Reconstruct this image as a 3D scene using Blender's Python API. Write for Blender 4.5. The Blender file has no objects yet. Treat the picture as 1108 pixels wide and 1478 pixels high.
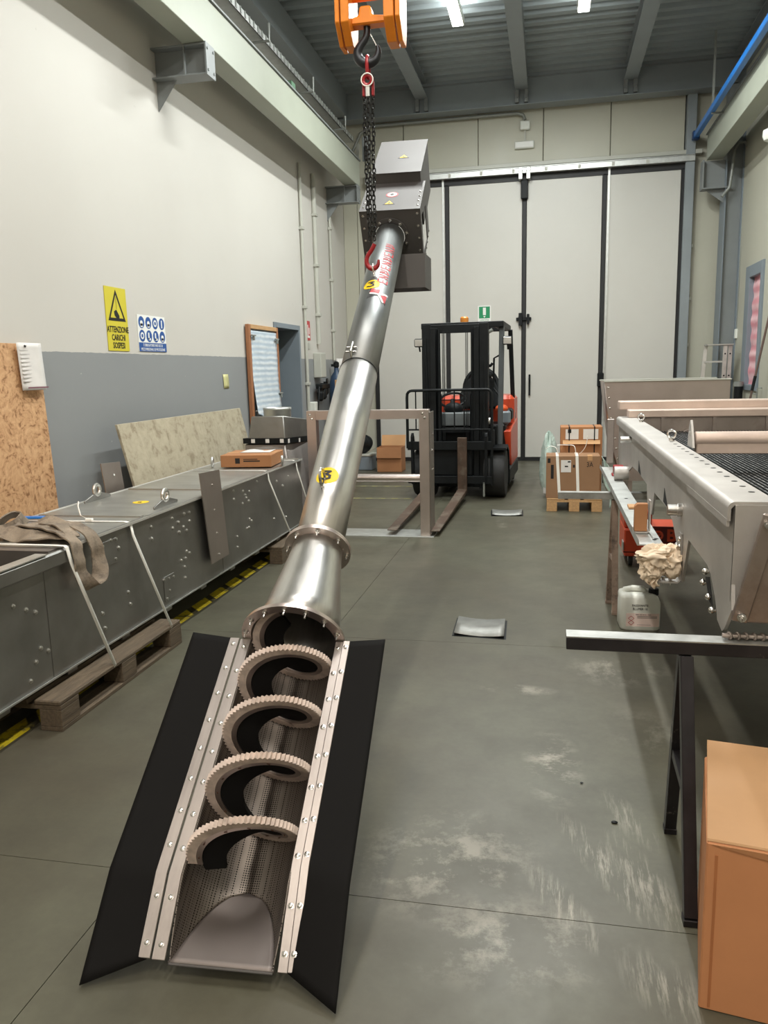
import bpy, bmesh, math, random
from math import sin, cos, pi, radians, sqrt, atan2
from mathutils import Vector, Matrix
random.seed(7)
SC = bpy.context.scene
COL = SC.collection

# ------------------------------------------------------------------ camera
CAM_H = 1.55
cam_d = bpy.data.cameras.new('camera')
cam_d.sensor_fit = 'VERTICAL'; cam_d.sensor_height = 36.0
cam_d.lens = 1140.0 / 1478.0 * 36.0
cam_d.clip_start = 0.05; cam_d.clip_end = 100
cam = bpy.data.objects.new('camera', cam_d); COL.objects.link(cam)
_R = Vector((0.97895369, 0.20262579, -0.02434042)); _U = Vector((-0.01242552, 0.17822423, 0.98391144)); _F = Vector((-0.20370389, 0.9629013, -0.176991))
cam.matrix_world = Matrix(((_R.x, _U.x, -_F.x, 0), (_R.y, _U.y, -_F.y, 0), (_R.z, _U.z, -_F.z, CAM_H), (0, 0, 0, 1)))
SC.camera = cam
# ------------------------------------------------------------------ world, exposure
w = bpy.data.worlds.new('world'); SC.world = w; w.use_nodes = True
w.node_tree.nodes['Background'].inputs[0].default_value = (0.75, 0.8, 0.85, 1)
w.node_tree.nodes['Background'].inputs[1].default_value = 0.25
vs = SC.view_settings
vs.view_transform = 'Standard'; vs.look = 'None'; vs.gamma = 1.0; vs.use_curve_mapping = False
vs.exposure = 0.42
LIGHT_W = 62.0
# ceiling luminaires: (x, y, colour) ; bodies are built further down
LAMPS = [(-1.14, 9.65), (0.33, 9.65), (-1.14, 6.2), (0.33, 6.2), (-1.14, 2.7), (0.33, 2.7), (-1.14, -0.9), (0.33, -0.9), (-1.14, -4.2), (0.33, -4.2)]
LAMP_Z = 5.66
for i, (x, y) in enumerate(LAMPS):
    ld = bpy.data.lights.new('tube_light', 'AREA'); ld.shape = 'RECTANGLE'; ld.size = 0.13; ld.size_y = 1.45
    ld.energy = LIGHT_W * (1.45 if y > 8 else 1.10 if y > 4 else 0.74 if y > 0 else 1.0)
    ld.color = (0.97, 1.0, 0.97) if y > 4 else ((1.0, 0.90, 0.78) if y < 1 else (1.0, 0.95, 0.88))
    lo = bpy.data.objects.new('tube_light', ld); COL.objects.link(lo); lo.location = (x, y, LAMP_Z - 0.062)
    # the open fitting also throws light up onto the roof deck
    lu = ld.copy(); lu.energy = ld.energy * 0.34; lu.size = 0.10
    lo = bpy.data.objects.new('tube_uplight', lu); COL.objects.link(lo); lo.location = (x, y, LAMP_Z + 0.056); lo.rotation_euler = (pi, 0, 0)

# ------------------------------------------------------------------ helpers
def lin(c):
    c = c / 255.0
    return c / 12.92 if c <= 0.04045 else ((c + 0.055) / 1.055) ** 2.4
def rgb(r, g, b): return (lin(r), lin(g), lin(b), 1.0)

class NT:
    def __init__(s, name):
        s.m = bpy.data.materials.new(name); s.m.use_nodes = True
        s.t = s.m.node_tree; s.b = s.t.nodes['Principled BSDF']; s.out = s.t.nodes['Material Output']
    def n(s, typ, **kw):
        nd = s.t.nodes.new('ShaderNode' + typ)
        for k, v in kw.items():
            if k.startswith('i_'):
                key = k[2:]; key = int(key) if key.isdigit() else key.replace('_', ' ')
                nd.inputs[key].default_value = v
            else: setattr(nd, k, v)
        return nd
    def l(s, a, ao, b, bi): s.t.links.new(a.outputs[ao], b.inputs[bi])
    def coord(s, stretch=(1, 1, 1), rot=(0, 0, 0), loc=(0, 0, 0), which='Object'):
        tc = s.n('TexCoord'); mp = s.n('Mapping')
        mp.inputs['Scale'].default_value = stretch; mp.inputs['Rotation'].default_value = rot; mp.inputs['Location'].default_value = loc
        s.l(tc, which, mp, 'Vector'); return mp
    def mix(s, fac, a, b, blend='MIX'):
        m = s.n('Mix', data_type='RGBA', blend_type=blend)
        for sock, v in ((0, fac), (6, a), (7, b)):
            if isinstance(v, tuple) and len(v) == 2 and not isinstance(v[0], (int, float)): s.t.links.new(v[0].outputs[v[1]], m.inputs[sock])
            else: m.inputs[sock].default_value = v
        return m
    def math(s, op, a, b=0.0, clamp=False):
        m = s.n('Math', operation=op); m.use_clamp = clamp
        for i, v in enumerate((a, b)):
            if isinstance(v, tuple): s.t.links.new(v[0].outputs[v[1]], m.inputs[i])
            else: m.inputs[i].default_value = v
        return m
    def ramp(s, src, p0, p1):
        r = s.n('MapRange'); r.inputs['From Min'].default_value = p0; r.inputs['From Max'].default_value = p1
        s.t.links.new(src[0].outputs[src[1]], r.inputs['Value']); return r

def pm(name, c, rough=0.5, metal=0.0, var=0.12, scale=6.0, stretch=(1, 1, 1), bump=0.0, bscale=None, c2=None, lo=0.45, hi=0.62, rvar=0.1, spec=None):
    """general procedural surface: base colour with soft noise variation, optional second colour patches, roughness variation, fine bump"""
    t = NT(name); mp = t.coord(stretch)
    nz = t.n('TexNoise', i_Scale=scale, i_Detail=6.0, i_Roughness=0.6); t.l(mp, 'Vector', nz, 'Vector')
    dark = tuple(v * (1 - var) for v in c[:3]) + (1,); lite = tuple(min(1, v * (1 + var)) for v in c[:3]) + (1,)
    rp = t.ramp((nz, 'Fac'), 0.3, 0.7)
    mx = t.mix((rp, 0), dark, lite)
    if c2 is not None:
        n2 = t.n('TexNoise', i_Scale=scale * 0.6, i_Detail=8.0, i_Roughness=0.7); mp2 = t.coord(stretch, loc=(3.1, 1.7, 5.2)); t.l(mp2, 'Vector', n2, 'Vector')
        r2 = t.ramp((n2, 'Fac'), lo, hi); mx = t.mix((r2, 0), (mx, 2), c2)
    t.l(mx, 2, t.b, 'Base Color')
    t.b.inputs['Metallic'].default_value = metal
    rr = t.n('MapRange'); rr.inputs['To Min'].default_value = max(0.02, rough - rvar); rr.inputs['To Max'].default_value = min(1, rough + rvar)
    t.l(nz, 'Fac', rr, 'Value'); t.l(rr, 0, t.b, 'Roughness')
    if spec is not None: t.b.inputs['Specular IOR Level'].default_value = spec
    if bump:
        bs = t.n('TexNoise', i_Scale=bscale or scale * 4, i_Detail=4.0); t.l(mp, 'Vector', bs, 'Vector')
        bp = t.n('Bump', i_Strength=bump, i_Distance=0.01); t.l(bs, 'Fac', bp, 'Height'); t.l(bp, 0, t.b, 'Normal')
    return t.m

def steel(name, c=(0.60, 0.58, 0.55, 1), rough=0.32, stretch=(40, 1, 40), var=0.14, scale=3.0, metal=1.0, bump=0.03, spots=None):
    t = NT(name); mp = t.coord(stretch)
    nz = t.n('TexNoise', i_Scale=scale, i_Detail=5.0, i_Roughness=0.6); t.l(mp, 'Vector', nz, 'Vector')
    mp2 = t.coord((1, 1, 1)); n2 = t.n('TexNoise', i_Scale=5.0, i_Detail=4.0); t.l(mp2, 'Vector', n2, 'Vector')
    ad = t.math('ADD', (nz, 0), (n2, 0)); hv = t.math('MULTIPLY', (ad, 0), 0.5)
    rp = t.ramp((hv, 0), 0.35, 0.65)
    mx = t.mix((rp, 0), tuple(v * (1 - var) for v in c[:3]) + (1,), tuple(min(1, v * (1 + var)) for v in c[:3]) + (1,))
    if spots:
        n3 = t.n('TexNoise', i_Scale=7.0, i_Detail=8.0, i_Roughness=0.7); t.l(mp2, 'Vector', n3, 'Vector')
        r3 = t.ramp((n3, 0), 0.52, 0.66); mx = t.mix((r3, 0), (mx, 2), spots)
    t.l(mx, 2, t.b, 'Base Color'); t.b.inputs['Metallic'].default_value = metal
    rr = t.n('MapRange'); rr.inputs['To Min'].default_value = rough - 0.08; rr.inputs['To Max'].default_value = rough + 0.1
    t.l(hv, 0, rr, 'Value'); t.l(rr, 0, t.b, 'Roughness')
    bp = t.n('Bump', i_Strength=bump, i_Distance=0.002); t.l(nz, 0, bp, 'Height'); t.l(bp, 0, t.b, 'Normal')
    return t.m

def plain(name, c, rough=0.5, metal=0.0, emit=None, strength=1.0):
    t = NT(name); t.b.inputs['Base Color'].default_value = c; t.b.inputs['Roughness'].default_value = rough; t.b.inputs['Metallic'].default_value = metal
    if emit: t.b.inputs['Emission Color'].default_value = emit; t.b.inputs['Emission Strength'].default_value = strength
    return t.m

class MB:
    def __init__(s): s.v = []; s.f = []
    def add(s, vs, fs):
        o = len(s.v); s.v += [tuple(p) for p in vs]; s.f += [tuple(i + o for i in f) for f in fs]; return s
    def hexa(s, p):   # 8 points: bottom ring 4, top ring 4
        return s.add(p, [(3, 2, 1, 0), (4, 5, 6, 7), (0, 1, 5, 4), (1, 2, 6, 5), (2, 3, 7, 6), (3, 0, 4, 7)])
    def box(s, x0, x1, y0, y1, z0, z1, M=None):
        p = [(x0, y0, z0), (x1, y0, z0), (x1, y1, z0), (x0, y1, z0), (x0, y0, z1), (x1, y0, z1), (x1, y1, z1), (x0, y1, z1)]
        if M is not None: p = [M @ Vector(q) for q in p]
        return s.hexa(p)
    def bar(s, a, b, wd, ht, up=(0, 0, 1)):
        a = Vector(a); b = Vector(b); d = (b - a).normalized(); u = Vector(up); x = d.cross(u)
        if x.length < 1e-4: x = d.cross(Vector((1, 0, 0)))
        x.normalize(); u = x.cross(d); hx = x * wd / 2; hu = u * ht / 2
        return s.hexa([a - hx - hu, a + hx - hu, b + hx - hu, b - hx - hu, a - hx + hu, a + hx + hu, b + hx + hu, b - hx + hu])
    def prism(s, poly, ext, M=None, holes=None):
        """poly: list of 3d points (planar), extruded by vector ext"""
        n = len(poly); P = [Vector(p) for p in poly]; E = Vector(ext)
        vs = P + [p + E for p in P]
        nrm = Vector((0, 0, 0))
        for i in range(n): nrm += P[i].cross(P[(i + 1) % n])
        flip = nrm.dot(E) > 0
        fs = [tuple(range(n)), tuple(range(2 * n - 1, n - 1, -1))] + [(i, i + n, (i + 1) % n + n, (i + 1) % n) for i in range(n)]
        if flip: fs = [tuple(reversed(f)) for f in fs]
        if M is not None: vs = [M @ p for p in vs]
        return s.add(vs, fs)
    def tube(s, path, r, seg=10, closed=False, cap=True, flat=None):
        P = [Vector(p) for p in path]; n = len(P); rings = []
        rs = r if isinstance(r, (list, tuple)) else [r] * n
        t0 = (P[1] - P[0]).normalized(); a = Vector((0, 0, 1)) if abs(t0.z) < 0.9 else Vector((1, 0, 0)); nx = t0.cross(a).normalized()
        vs = []
        for i in range(n):
            if closed: t = (P[(i + 1) % n] - P[i - 1]).normalized()
            else: t = ((P[min(i + 1, n - 1)] - P[max(i - 1, 0)])).normalized()
            nx = (nx - t * nx.dot(t)).normalized(); by = t.cross(nx)
            for k in range(seg):
                an = 2 * pi * k / seg; sx, sy = (1, 1) if flat is None else flat
                vs.append(P[i] + nx * cos(an) * rs[i] * sx + by * sin(an) * rs[i] * sy)
        fs = []
        for i in range(n if closed else n - 1):
            j = (i + 1) % n
            for k in range(seg):
                k2 = (k + 1) % seg; fs.append((i * seg + k, i * seg + k2, j * seg + k2, j * seg + k))
        if cap and not closed: fs += [tuple(reversed(range(seg))), tuple(range((n - 1) * seg, n * seg))]
        return s.add(vs, fs)
    def cyl(s, a, b, r, seg=16, r2=None): return s.tube([a, b], [r, r if r2 is None else r2], seg)
    def lathe(s, prof, seg=24, M=None, cap=True):
        """prof: (r, z) pairs around local z"""
        vs = []; fs = []; n = len(prof)
        for r, z in prof:
            for k in range(seg): vs.append(Vector((r * cos(2 * pi * k / seg), r * sin(2 * pi * k / seg), z)))
        for i in range(n - 1):
            for k in range(seg): fs.append((i * seg + k, i * seg + (k + 1) % seg, (i + 1) * seg + (k + 1) % seg, (i + 1) * seg + k))
        if cap: fs += [tuple(reversed(range(seg))), tuple(range((n - 1) * seg, n * seg))]
        if M is not None: vs = [M @ v for v in vs]
        return s.add(vs, fs)
    def torus(s, c, R, r, M=None, seg=20, rs=8, sx=1.0, sy=1.0):
        M = M or Matrix()
        return s.tube([Vector(c) + (M @ Vector((R * cos(2 * pi * k / seg) * sx, R * sin(2 * pi * k / seg) * sy, 0))) for k in range(seg)], r, rs, closed=True)
    def grid(s, fn, nu, nv):
        vs = [fn(i / nu, j / nv) for j in range(nv + 1) for i in range(nu + 1)]
        fs = [(j * (nu + 1) + i, j * (nu + 1) + i + 1, (j + 1) * (nu + 1) + i + 1, (j + 1) * (nu + 1) + i) for j in range(nv) for i in range(nu)]
        return s.add(vs, fs)
    def sphere(s, c, r, seg=12, rings=8, sc=(1, 1, 1)):
        prof = [(max(1e-4, r * sin(pi * i / rings)), -r * cos(pi * i / rings)) for i in range(rings + 1)]
        return s.lathe(prof, seg, Matrix.Translation(c) @ Matrix.Diagonal((*sc, 1)), cap=False)
    def mesh(s, name, mat=None, bev=0.0, smooth=35, weld=False):
        me = bpy.data.meshes.new(name); me.from_pydata([tuple(p) for p in s.v], [], s.f)
        bm = bmesh.new(); bm.from_mesh(me)
        if weld: bmesh.ops.remove_doubles(bm, verts=bm.verts, dist=1e-5)
        if bev > 0:
            ed = [e for e in bm.edges if len(e.link_faces) == 2 and e.calc_face_angle(0) > radians(40)]
            bmesh.ops.bevel(bm, geom=ed, offset=bev, segments=1, affect='EDGES', clamp_overlap=True)
        bm.to_mesh(me); bm.free()
        if smooth:
            me.polygons.foreach_set('use_smooth', [True] * len(me.polygons)); me.set_sharp_from_angle(angle=radians(smooth))
        if mat: me.materials.append(mat)
        me.update(); return me
    def obj(s, name, mat, parent=None, bev=0.0, smooth=35, solid=0.0, weld=False, soff=0.0):
        o = bpy.data.objects.new(name, s.mesh(name, mat, bev, smooth, weld)); COL.objects.link(o)
        if parent is not None: o.parent = parent
        if solid:
            md = o.modifiers.new('thickness', 'SOLIDIFY'); md.thickness = solid; md.offset = soff
        return o

def tag(o, label=None, cat=None, group=None, kind=None):
    if label: o['label'] = label
    if cat: o['category'] = cat
    if group: o['group'] = group
    if kind: o['kind'] = kind
    return o
def thing(name, label, cat, loc=(0, 0, 0), rotz=0.0, group=None, M=None):
    o = bpy.data.objects.new(name, None); COL.objects.link(o); o.empty_display_size = 0.1
    if M is not None: o.matrix_world = M
    else: o.location = loc; o.rotation_euler = (0, 0, rotz)
    return tag(o, label, cat, group)
def solo(name, mb, mat, label, cat, loc=(0, 0, 0), rotz=0.0, group=None, **kw):
    o = mb.obj(name, mat, **kw); o.location = loc; o.rotation_euler = (0, 0, rotz); return tag(o, label, cat, group)
def struct(name, mb, mat, parent=None, **kw):
    o = mb.obj(name, mat, parent, **kw)
    if parent is None: o['kind'] = 'structure'
    return o
def inst(me, name, parent, loc=(0, 0, 0), M=None):
    o = bpy.data.objects.new(name, me); COL.objects.link(o); o.parent = parent
    if M is not None: o.matrix_local = M
    else: o.location = loc
    return o
def dup(root, loc=None, rotz=None, label=None):
    c = root.copy(); COL.objects.link(c)
    if loc is not None: c.location = loc
    if rotz is not None: c.rotation_euler = (0, 0, rotz)
    if label: c['label'] = label
    for ch in list(root.children):
        d = ch.copy(); COL.objects.link(d); d.parent = c
        for g in list(ch.children):
            e = g.copy(); COL.objects.link(e); e.parent = d
    return c
def align(p, z, x=None):
    """matrix with origin p and local z along z"""
    z = Vector(z).normalized(); x = Vector(x) if x is not None else (Vector((0, 0, 1)) if abs(z.z) < 0.9 else Vector((1, 0, 0)))
    x = (x - z * x.dot(z)).normalized(); y = z.cross(x)
    return Matrix(((x.x, y.x, z.x, p[0]), (x.y, y.y, z.y, p[1]), (x.z, y.z, z.z, p[2]), (0, 0, 0, 1)))
def text(body, size, mat, name, parent, M, ext=0.0006, sx=1.0, align_x='CENTER', bold=0.0):
    cu = bpy.data.curves.new(name, 'FONT'); cu.body = body; cu.size = size; cu.extrude = ext; cu.align_x = align_x; cu.align_y = 'CENTER'; cu.offset = bold; cu.resolution_u = 2
    tmp = bpy.data.objects.new(name, cu); COL.objects.link(tmp); bpy.context.view_layer.update()
    me = bpy.data.meshes.new_from_object(tmp.evaluated_get(bpy.context.evaluated_depsgraph_get()))
    bpy.data.objects.remove(tmp); me.transform(Matrix.Diagonal((sx, 1, 1, 1))); me.materials.clear(); me.materials.append(mat); me.name = name
    o = bpy.data.objects.new(name, me); COL.objects.link(o); o.parent = parent; o.matrix_local = M; return o
def bolt_mesh(name, mat, r=0.009, h=0.007):
    m = MB(); m.lathe([(r * 1.5, 0), (r * 1.5, h * 0.2), (r, h * 0.25), (r, h * 0.8), (r * 0.6, h)], 8); return m.mesh(name, mat)

# ------------------------------------------------------------------ materials
M_steel = steel('brushed_stainless', (0.60, 0.585, 0.56, 1), 0.30)
M_tube = steel('stainless_tube', (0.58, 0.57, 0.55, 1), 0.33, stretch=(30, 0.6, 30), var=0.10)
M_tube2 = steel('grey_stainless_tube', (0.27, 0.28, 0.28, 1), 0.46, stretch=(20, 1.0, 20), var=0.10)
M_pink = steel('warm_reflection_stainless', (0.66, 0.575, 0.54, 1), 0.34, stretch=(1, 1, 1), var=0.08)  # pink of warm reflections put into the base colour of the stainless
M_strip = steel('stainless_strip', (0.40, 0.36, 0.34, 1), 0.45, stretch=(30, 0.8, 30), var=0.10)
M_brown = steel('dull_stainless', (0.29, 0.262, 0.245, 1), 0.46, stretch=(1, 1, 1), var=0.10)
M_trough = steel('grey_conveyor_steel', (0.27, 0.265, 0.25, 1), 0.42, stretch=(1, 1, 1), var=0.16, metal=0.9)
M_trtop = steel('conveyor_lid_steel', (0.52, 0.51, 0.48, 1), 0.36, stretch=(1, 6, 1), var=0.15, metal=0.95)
M_blast = pm('bead_blasted_steel', (0.47, 0.445, 0.42, 1), 0.55, 0.6, 0.10, 5, bump=0.04, bscale=120, c2=(0.55, 0.53, 0.50, 1), lo=0.5, hi=0.75)
M_endp = steel('end_plate_steel', (0.20, 0.175, 0.165, 1), 0.5, stretch=(1, 1, 1), var=0.08, metal=0.8)
M_edge = plain('lid_edge_glint', (0.72, 0.71, 0.68, 1), 0.35, 0.6)  # light reflecting off the folded lid edge, painted as a pale colour
M_head = pm('dull_head_steel', (0.105, 0.098, 0.095, 1), 0.55, 0.4, 0.08, 4)
M_brownl = steel('mill_steel_plate', (0.40, 0.355, 0.33, 1), 0.48, stretch=(1, 1, 1), var=0.08)
M_creams = pm('cream_pink_steel', (0.66, 0.53, 0.46, 1), 0.5, 0.45, 0.10, 6)
M_blastd = pm('stained_steel_plate', (0.36, 0.31, 0.28, 1), 0.45, 0.8, 0.12, 5, c2=(0.24, 0.19, 0.17, 1), lo=0.52, hi=0.72)
M_galv = pm('galvanised', (0.55, 0.56, 0.54, 1), 0.42, 0.85, 0.12, 14)
M_rubber = pm('black_rubber', (0.0075, 0.007, 0.0068, 1), 0.75, 0, 0.1, 4, spec=0.10)
M_black = pm('black_paint', (0.007, 0.0085, 0.0095, 1), 0.5, 0, 0.3, 10, spec=0.25)
M_dark = pm('dark_void', (0.006, 0.006, 0.006, 1), 0.8)
M_brush = pm('brush_bristle', (0.52, 0.42, 0.36, 1), 0.6, 0, 0.25, 30, c2=(0.16, 0.09, 0.06, 1), lo=0.64, hi=0.70)
M_orange = pm('orange_paint', rgb(226, 132, 30), 0.4, 0, 0.08, 8, c2=rgb(150, 80, 30), lo=0.62, hi=0.72)
M_truck = pm('truck_orange', rgb(205, 72, 40), 0.35, 0, 0.06, 8)
M_redpaint = pm('red_lacquer', rgb(150, 28, 34), 0.35, 0.1, 0.2, 30)
M_hook = pm('hook_steel', (0.03, 0.032, 0.036, 1), 0.38, 0.6, 0.2, 12)
M_chain = pm('chain_steel', (0.045, 0.045, 0.045, 1), 0.35, 0.8, 0.3, 20)
M_bolt = steel('bolt_steel', (0.72, 0.70, 0.67, 1), 0.22, stretch=(1, 1, 1))
M_beam = pm('grey_green_beam', rgb(160, 164, 150), 0.5, 0, 0.05, 3)
M_beamd = pm('grey_steelwork', rgb(128, 132, 132), 0.5, 0, 0.05, 4)
M_roofb = pm('roof_steel', rgb(140, 147, 150), 0.5, 0.0, 0.06, 3)
M_deck = pm('roof_deck', rgb(146, 155, 158), 0.40, 0.15, 0.08, 2)
M_cream = pm('cream_panel', rgb(186, 184, 168), 0.42, 0, 0.03, 2)
M_gate = pm('gate_panel', rgb(203, 201, 194), 0.38, 0, 0.025, 1.2)
M_seal = pm('black_seal', (0.012, 0.012, 0.013, 1), 0.55)
M_wood = pm('pallet_wood', rgb(90, 77, 61), 0.8, 0, 0.35, 5, stretch=(12, 1, 12), bump=0.3, bscale=20)
M_woodl = pm('pale_wood', rgb(190, 150, 105), 0.7, 0, 0.18, 5, stretch=(8, 1, 8))
M_card = pm('cardboard', rgb(168, 118, 80), 0.7, 0, 0.07, 5, spec=0.3)
M_card2 = pm('cardboard_light', rgb(192, 148, 104), 0.66, 0, 0.07, 4, spec=0.35)
M_cardb = pm('cardboard_brown', rgb(150, 115, 86), 0.7, 0, 0.06, 5, spec=0.3)
M_paper = pm('paper', rgb(222, 218, 214), 0.6, 0, 0.05, 12)
M_strap = plain('strap_white', rgb(246, 243, 236), 0.4)
M_sling = pm('webbing', rgb(140, 126, 110), 0.8, 0, 0.28, 14, stretch=(1, 1, 1), bump=0.3, bscale=160, c2=rgb(92, 82, 72), lo=0.5, hi=0.64)
M_yellow = plain('yellow_print', rgb(238, 200, 20), 0.45)
M_blackink = plain('black_ink', rgb(24, 22, 22), 0.5)
M_redink = plain('red_ink', rgb(188, 52, 58), 0.45)
M_white = plain('white_print', rgb(236, 236, 232), 0.5)
M_conduit = pm('grey_conduit', rgb(184, 184, 174), 0.42, 0, 0.05, 4)
M_conduitd = pm('steel_conduit', rgb(140, 143, 138), 0.4, 0.2, 0.05, 4)
M_frameg = pm('door_frame_grey', rgb(124, 134, 142), 0.45, 0, 0.05, 3)
M_alum = pm('aluminium', (0.66, 0.65, 0.62, 1), 0.35, 0.85, 0.1, 10)
M_tyre = pm('tyre', (0.022, 0.022, 0.022, 1), 0.7, 0, 0.25, 8)
M_rust = pm('worn_fork', rgb(84, 66, 54), 0.6, 0.2, 0.3, 9, c2=rgb(120, 112, 100), lo=0.5, hi=0.7)
M_trest = pm('worn_black_steel', (0.030, 0.027, 0.030, 1), 0.38, 0.5, 0.3, 8, c2=(0.36, 0.32, 0.29, 1), lo=0.62, hi=0.70)
M_tresttop = pm('bare_steel_top', (0.44, 0.44, 0.42, 1), 0.42, 0.75, 0.25, 10)
M_rustbar = pm('rust_scraped_steel', (0.42, 0.31, 0.25, 1), 0.5, 0.55, 0.3, 8, c2=(0.10, 0.08, 0.07, 1), lo=0.54, hi=0.66)
M_green = plain('sign_green', rgb(20, 140, 90), 0.45)
M_blue = plain('sign_blue', rgb(38, 84, 152), 0.45)
M_rail = pm('blue_rail', rgb(36, 112, 190), 0.35, 0, 0.08, 4)
M_cloth = pm('rag_cloth', rgb(226, 208, 184), 0.85, 0, 0.08, 14, c2=rgb(186, 152, 122), lo=0.56, hi=0.72)
M_plast = pm('white_plastic', rgb(226, 228, 220), 0.4, 0, 0.03, 6)
M_lampglow = plain('lamp_diffuser', (1, 1, 1, 1), 0.4, emit=(0.96, 1.0, 0.97, 1), strength=9.0)

def m_wall():
    t = NT('two_tone_wall'); tc = t.n('TexCoord'); sp = t.n('SeparateXYZ'); t.l(tc, 'Object', sp, 0)
    nz = t.n('TexNoise', i_Scale=0.7, i_Detail=5.0); t.l(tc, 'Object', nz, 'Vector')
    ed = t.n('TexNoise', i_Scale=14.0, i_Detail=2.0); t.l(tc, 'Object', ed, 'Vector')
    off = t.math('MULTIPLY', (ed, 0), 0.012); zz = t.math('ADD', (sp, 'Z'), (off, 0)); st = t.math('GREATER_THAN', (zz, 0), 1.738)
    up = t.mix((nz, 0), rgb(196, 192, 185), rgb(209, 206, 199)); dn = t.mix((nz, 0), rgb(136, 139, 141), rgb(150, 152, 152))
    # chipped paint and marks
    ck = t.n('TexNoise', i_Scale=9.0, i_Detail=9.0, i_Roughness=0.75); t.l(tc, 'Object', ck, 'Vector'); cr = t.ramp((ck, 0), 0.69, 0.705)
    dn2 = t.mix((cr, 0), (dn, 2), rgb(215, 214, 208)); c3 = t.math('MULTIPLY', (cr, 0), 0.45); up2 = t.mix((c3, 0), (up, 2), rgb(150, 142, 130))
    mx = t.mix((st, 0), (dn2, 2), (up2, 2)); t.l(mx, 2, t.b, 'Base Color'); t.b.inputs['Roughness'].default_value = 0.55
    return t.m
M_wall = m_wall()

def m_floor():
    t = NT('worn_concrete'); tc = t.n('TexCoord')
    def noise(sc, det=6, ro=0.6, stretch=(1, 1, 1), rot=0.0, loc=(0, 0, 0)):
        mp = t.coord(stretch, (0, 0, rot), loc); n = t.n('TexNoise', i_Scale=sc, i_Detail=float(det), i_Roughness=ro); t.l(mp, 'Vector', n, 'Vector'); return n
    n1 = noise(0.55); n2 = noise(3.0, 8, 0.65); n3 = noise(40.0, 3)
    a = t.mix((t.ramp((n1, 0), 0.35, 0.65), 0), rgb(83, 78, 65), rgb(95, 95, 80))
    b = t.mix((t.ramp((n2, 0), 0.35, 0.7), 0), (a, 2), rgb(68, 64, 54)); b.inputs[0].default_value = 0.5
    r2 = t.ramp((n2, 0), 0.38, 0.72); r2m = t.math('MULTIPLY', (r2, 0), 0.6); t.t.links.new(r2m.outputs[0], b.inputs[0])
    r3 = t.ramp((n3, 0), 0.3, 0.7); r3m = t.math('MULTIPLY', (r3, 0), 0.14); c = t.mix((r3m, 0), (b, 2), rgb(50, 48, 42))
    # dark stains
    d1 = noise(1.3, 6, 0.6, (1, 0.5, 1), 0.3, (4, 2, 0)); rd = t.ramp((d1, 0), 0.55, 0.72); rdm = t.math('MULTIPLY', (rd, 0), 0.35); c = t.mix((rdm, 0), (c, 2), rgb(48, 48, 41))
    # scuffed, bleached areas: (x, y, half length, half width, angle, grain direction stretch, strength)
    SC_ = [(-0.14, 3.69, 0.23, 0.07, -0.05, 1.0, 0.65), (0.03, 2.95, 0.13, 0.33, 0.05, 0.5, 0.75), (0.37, 4.02, 0.30, 0.26, 0.2, 3.0, 0.55), (-0.30, 2.28, 0.34, 0.34, 0.3, 1.0, 0.60),
           (0.19, 2.33, 0.07, 0.34, 0.45, 0.08, 0.75), (0.30, 2.28, 0.07, 0.30, 0.35, 0.08, 0.7), (0.05, 2.13, 0.06, 0.25, 0.5, 0.08, 0.75), (-0.1, 1.95, 0.36, 0.22, 0.1, 1.0, 0.55), (0.28, 2.62, 0.07, 0.22, 0.4, 0.08, 0.5),
           (-0.46, 7.9, 0.07, 0.35, 0.1, 0.5, 0.5), (0.3, 1.85, 0.10, 0.16, 0.6, 0.1, 0.5), (0.42, 3.3, 0.2, 0.35, 0.3, 2.0, 0.25)]
    for i, (x, y, rx, ry, an, gr, st) in enumerate(SC_):
        mp = t.n('Mapping', vector_type='TEXTURE'); mp.inputs['Location'].default_value = (x, y, 0); mp.inputs['Rotation'].default_value = (0, 0, an); mp.inputs['Scale'].default_value = (rx, ry, 1)
        t.l(tc, 'Object', mp, 'Vector'); ln = t.n('VectorMath', operation='LENGTH'); t.l(mp, 0, ln, 0)
        mk = t.ramp((ln, 'Value'), 1.0, 0.25)
        ns = noise(7.0 if gr < 0.3 else 5.0, 9, 0.75, (6 if gr < 0.3 else 1, 0.6 if gr < 0.3 else 1.0 / max(gr, .3) ** .5, 1), -an, (i * 3.3, 0, 0))
        rn = t.ramp((ns, 0), 0.49, 0.60); m1 = t.math('MULTIPLY', (mk, 0), (rn, 0), True); m2 = t.math('MULTIPLY', (m1, 0), st)
        c = t.mix((m2, 0), (c, 2), rgb(158, 153, 140))
    t.l(c, 2, t.b, 'Base Color')
    rr = t.n('MapRange'); rr.inputs['To Min'].default_value = 0.30; rr.inputs['To Max'].default_value = 0.55; t.l(n2, 0, rr, 'Value'); t.l(rr, 0, t.b, 'Roughness')
    t.b.inputs['Specular IOR Level'].default_value = 0.4
    bp = t.n('Bump', i_Strength=0.08, i_Distance=0.004); t.l(n2, 0, bp, 'Height'); t.l(bp, 0, t.b, 'Normal')
    return t.m
M_floor = m_floor()

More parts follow.
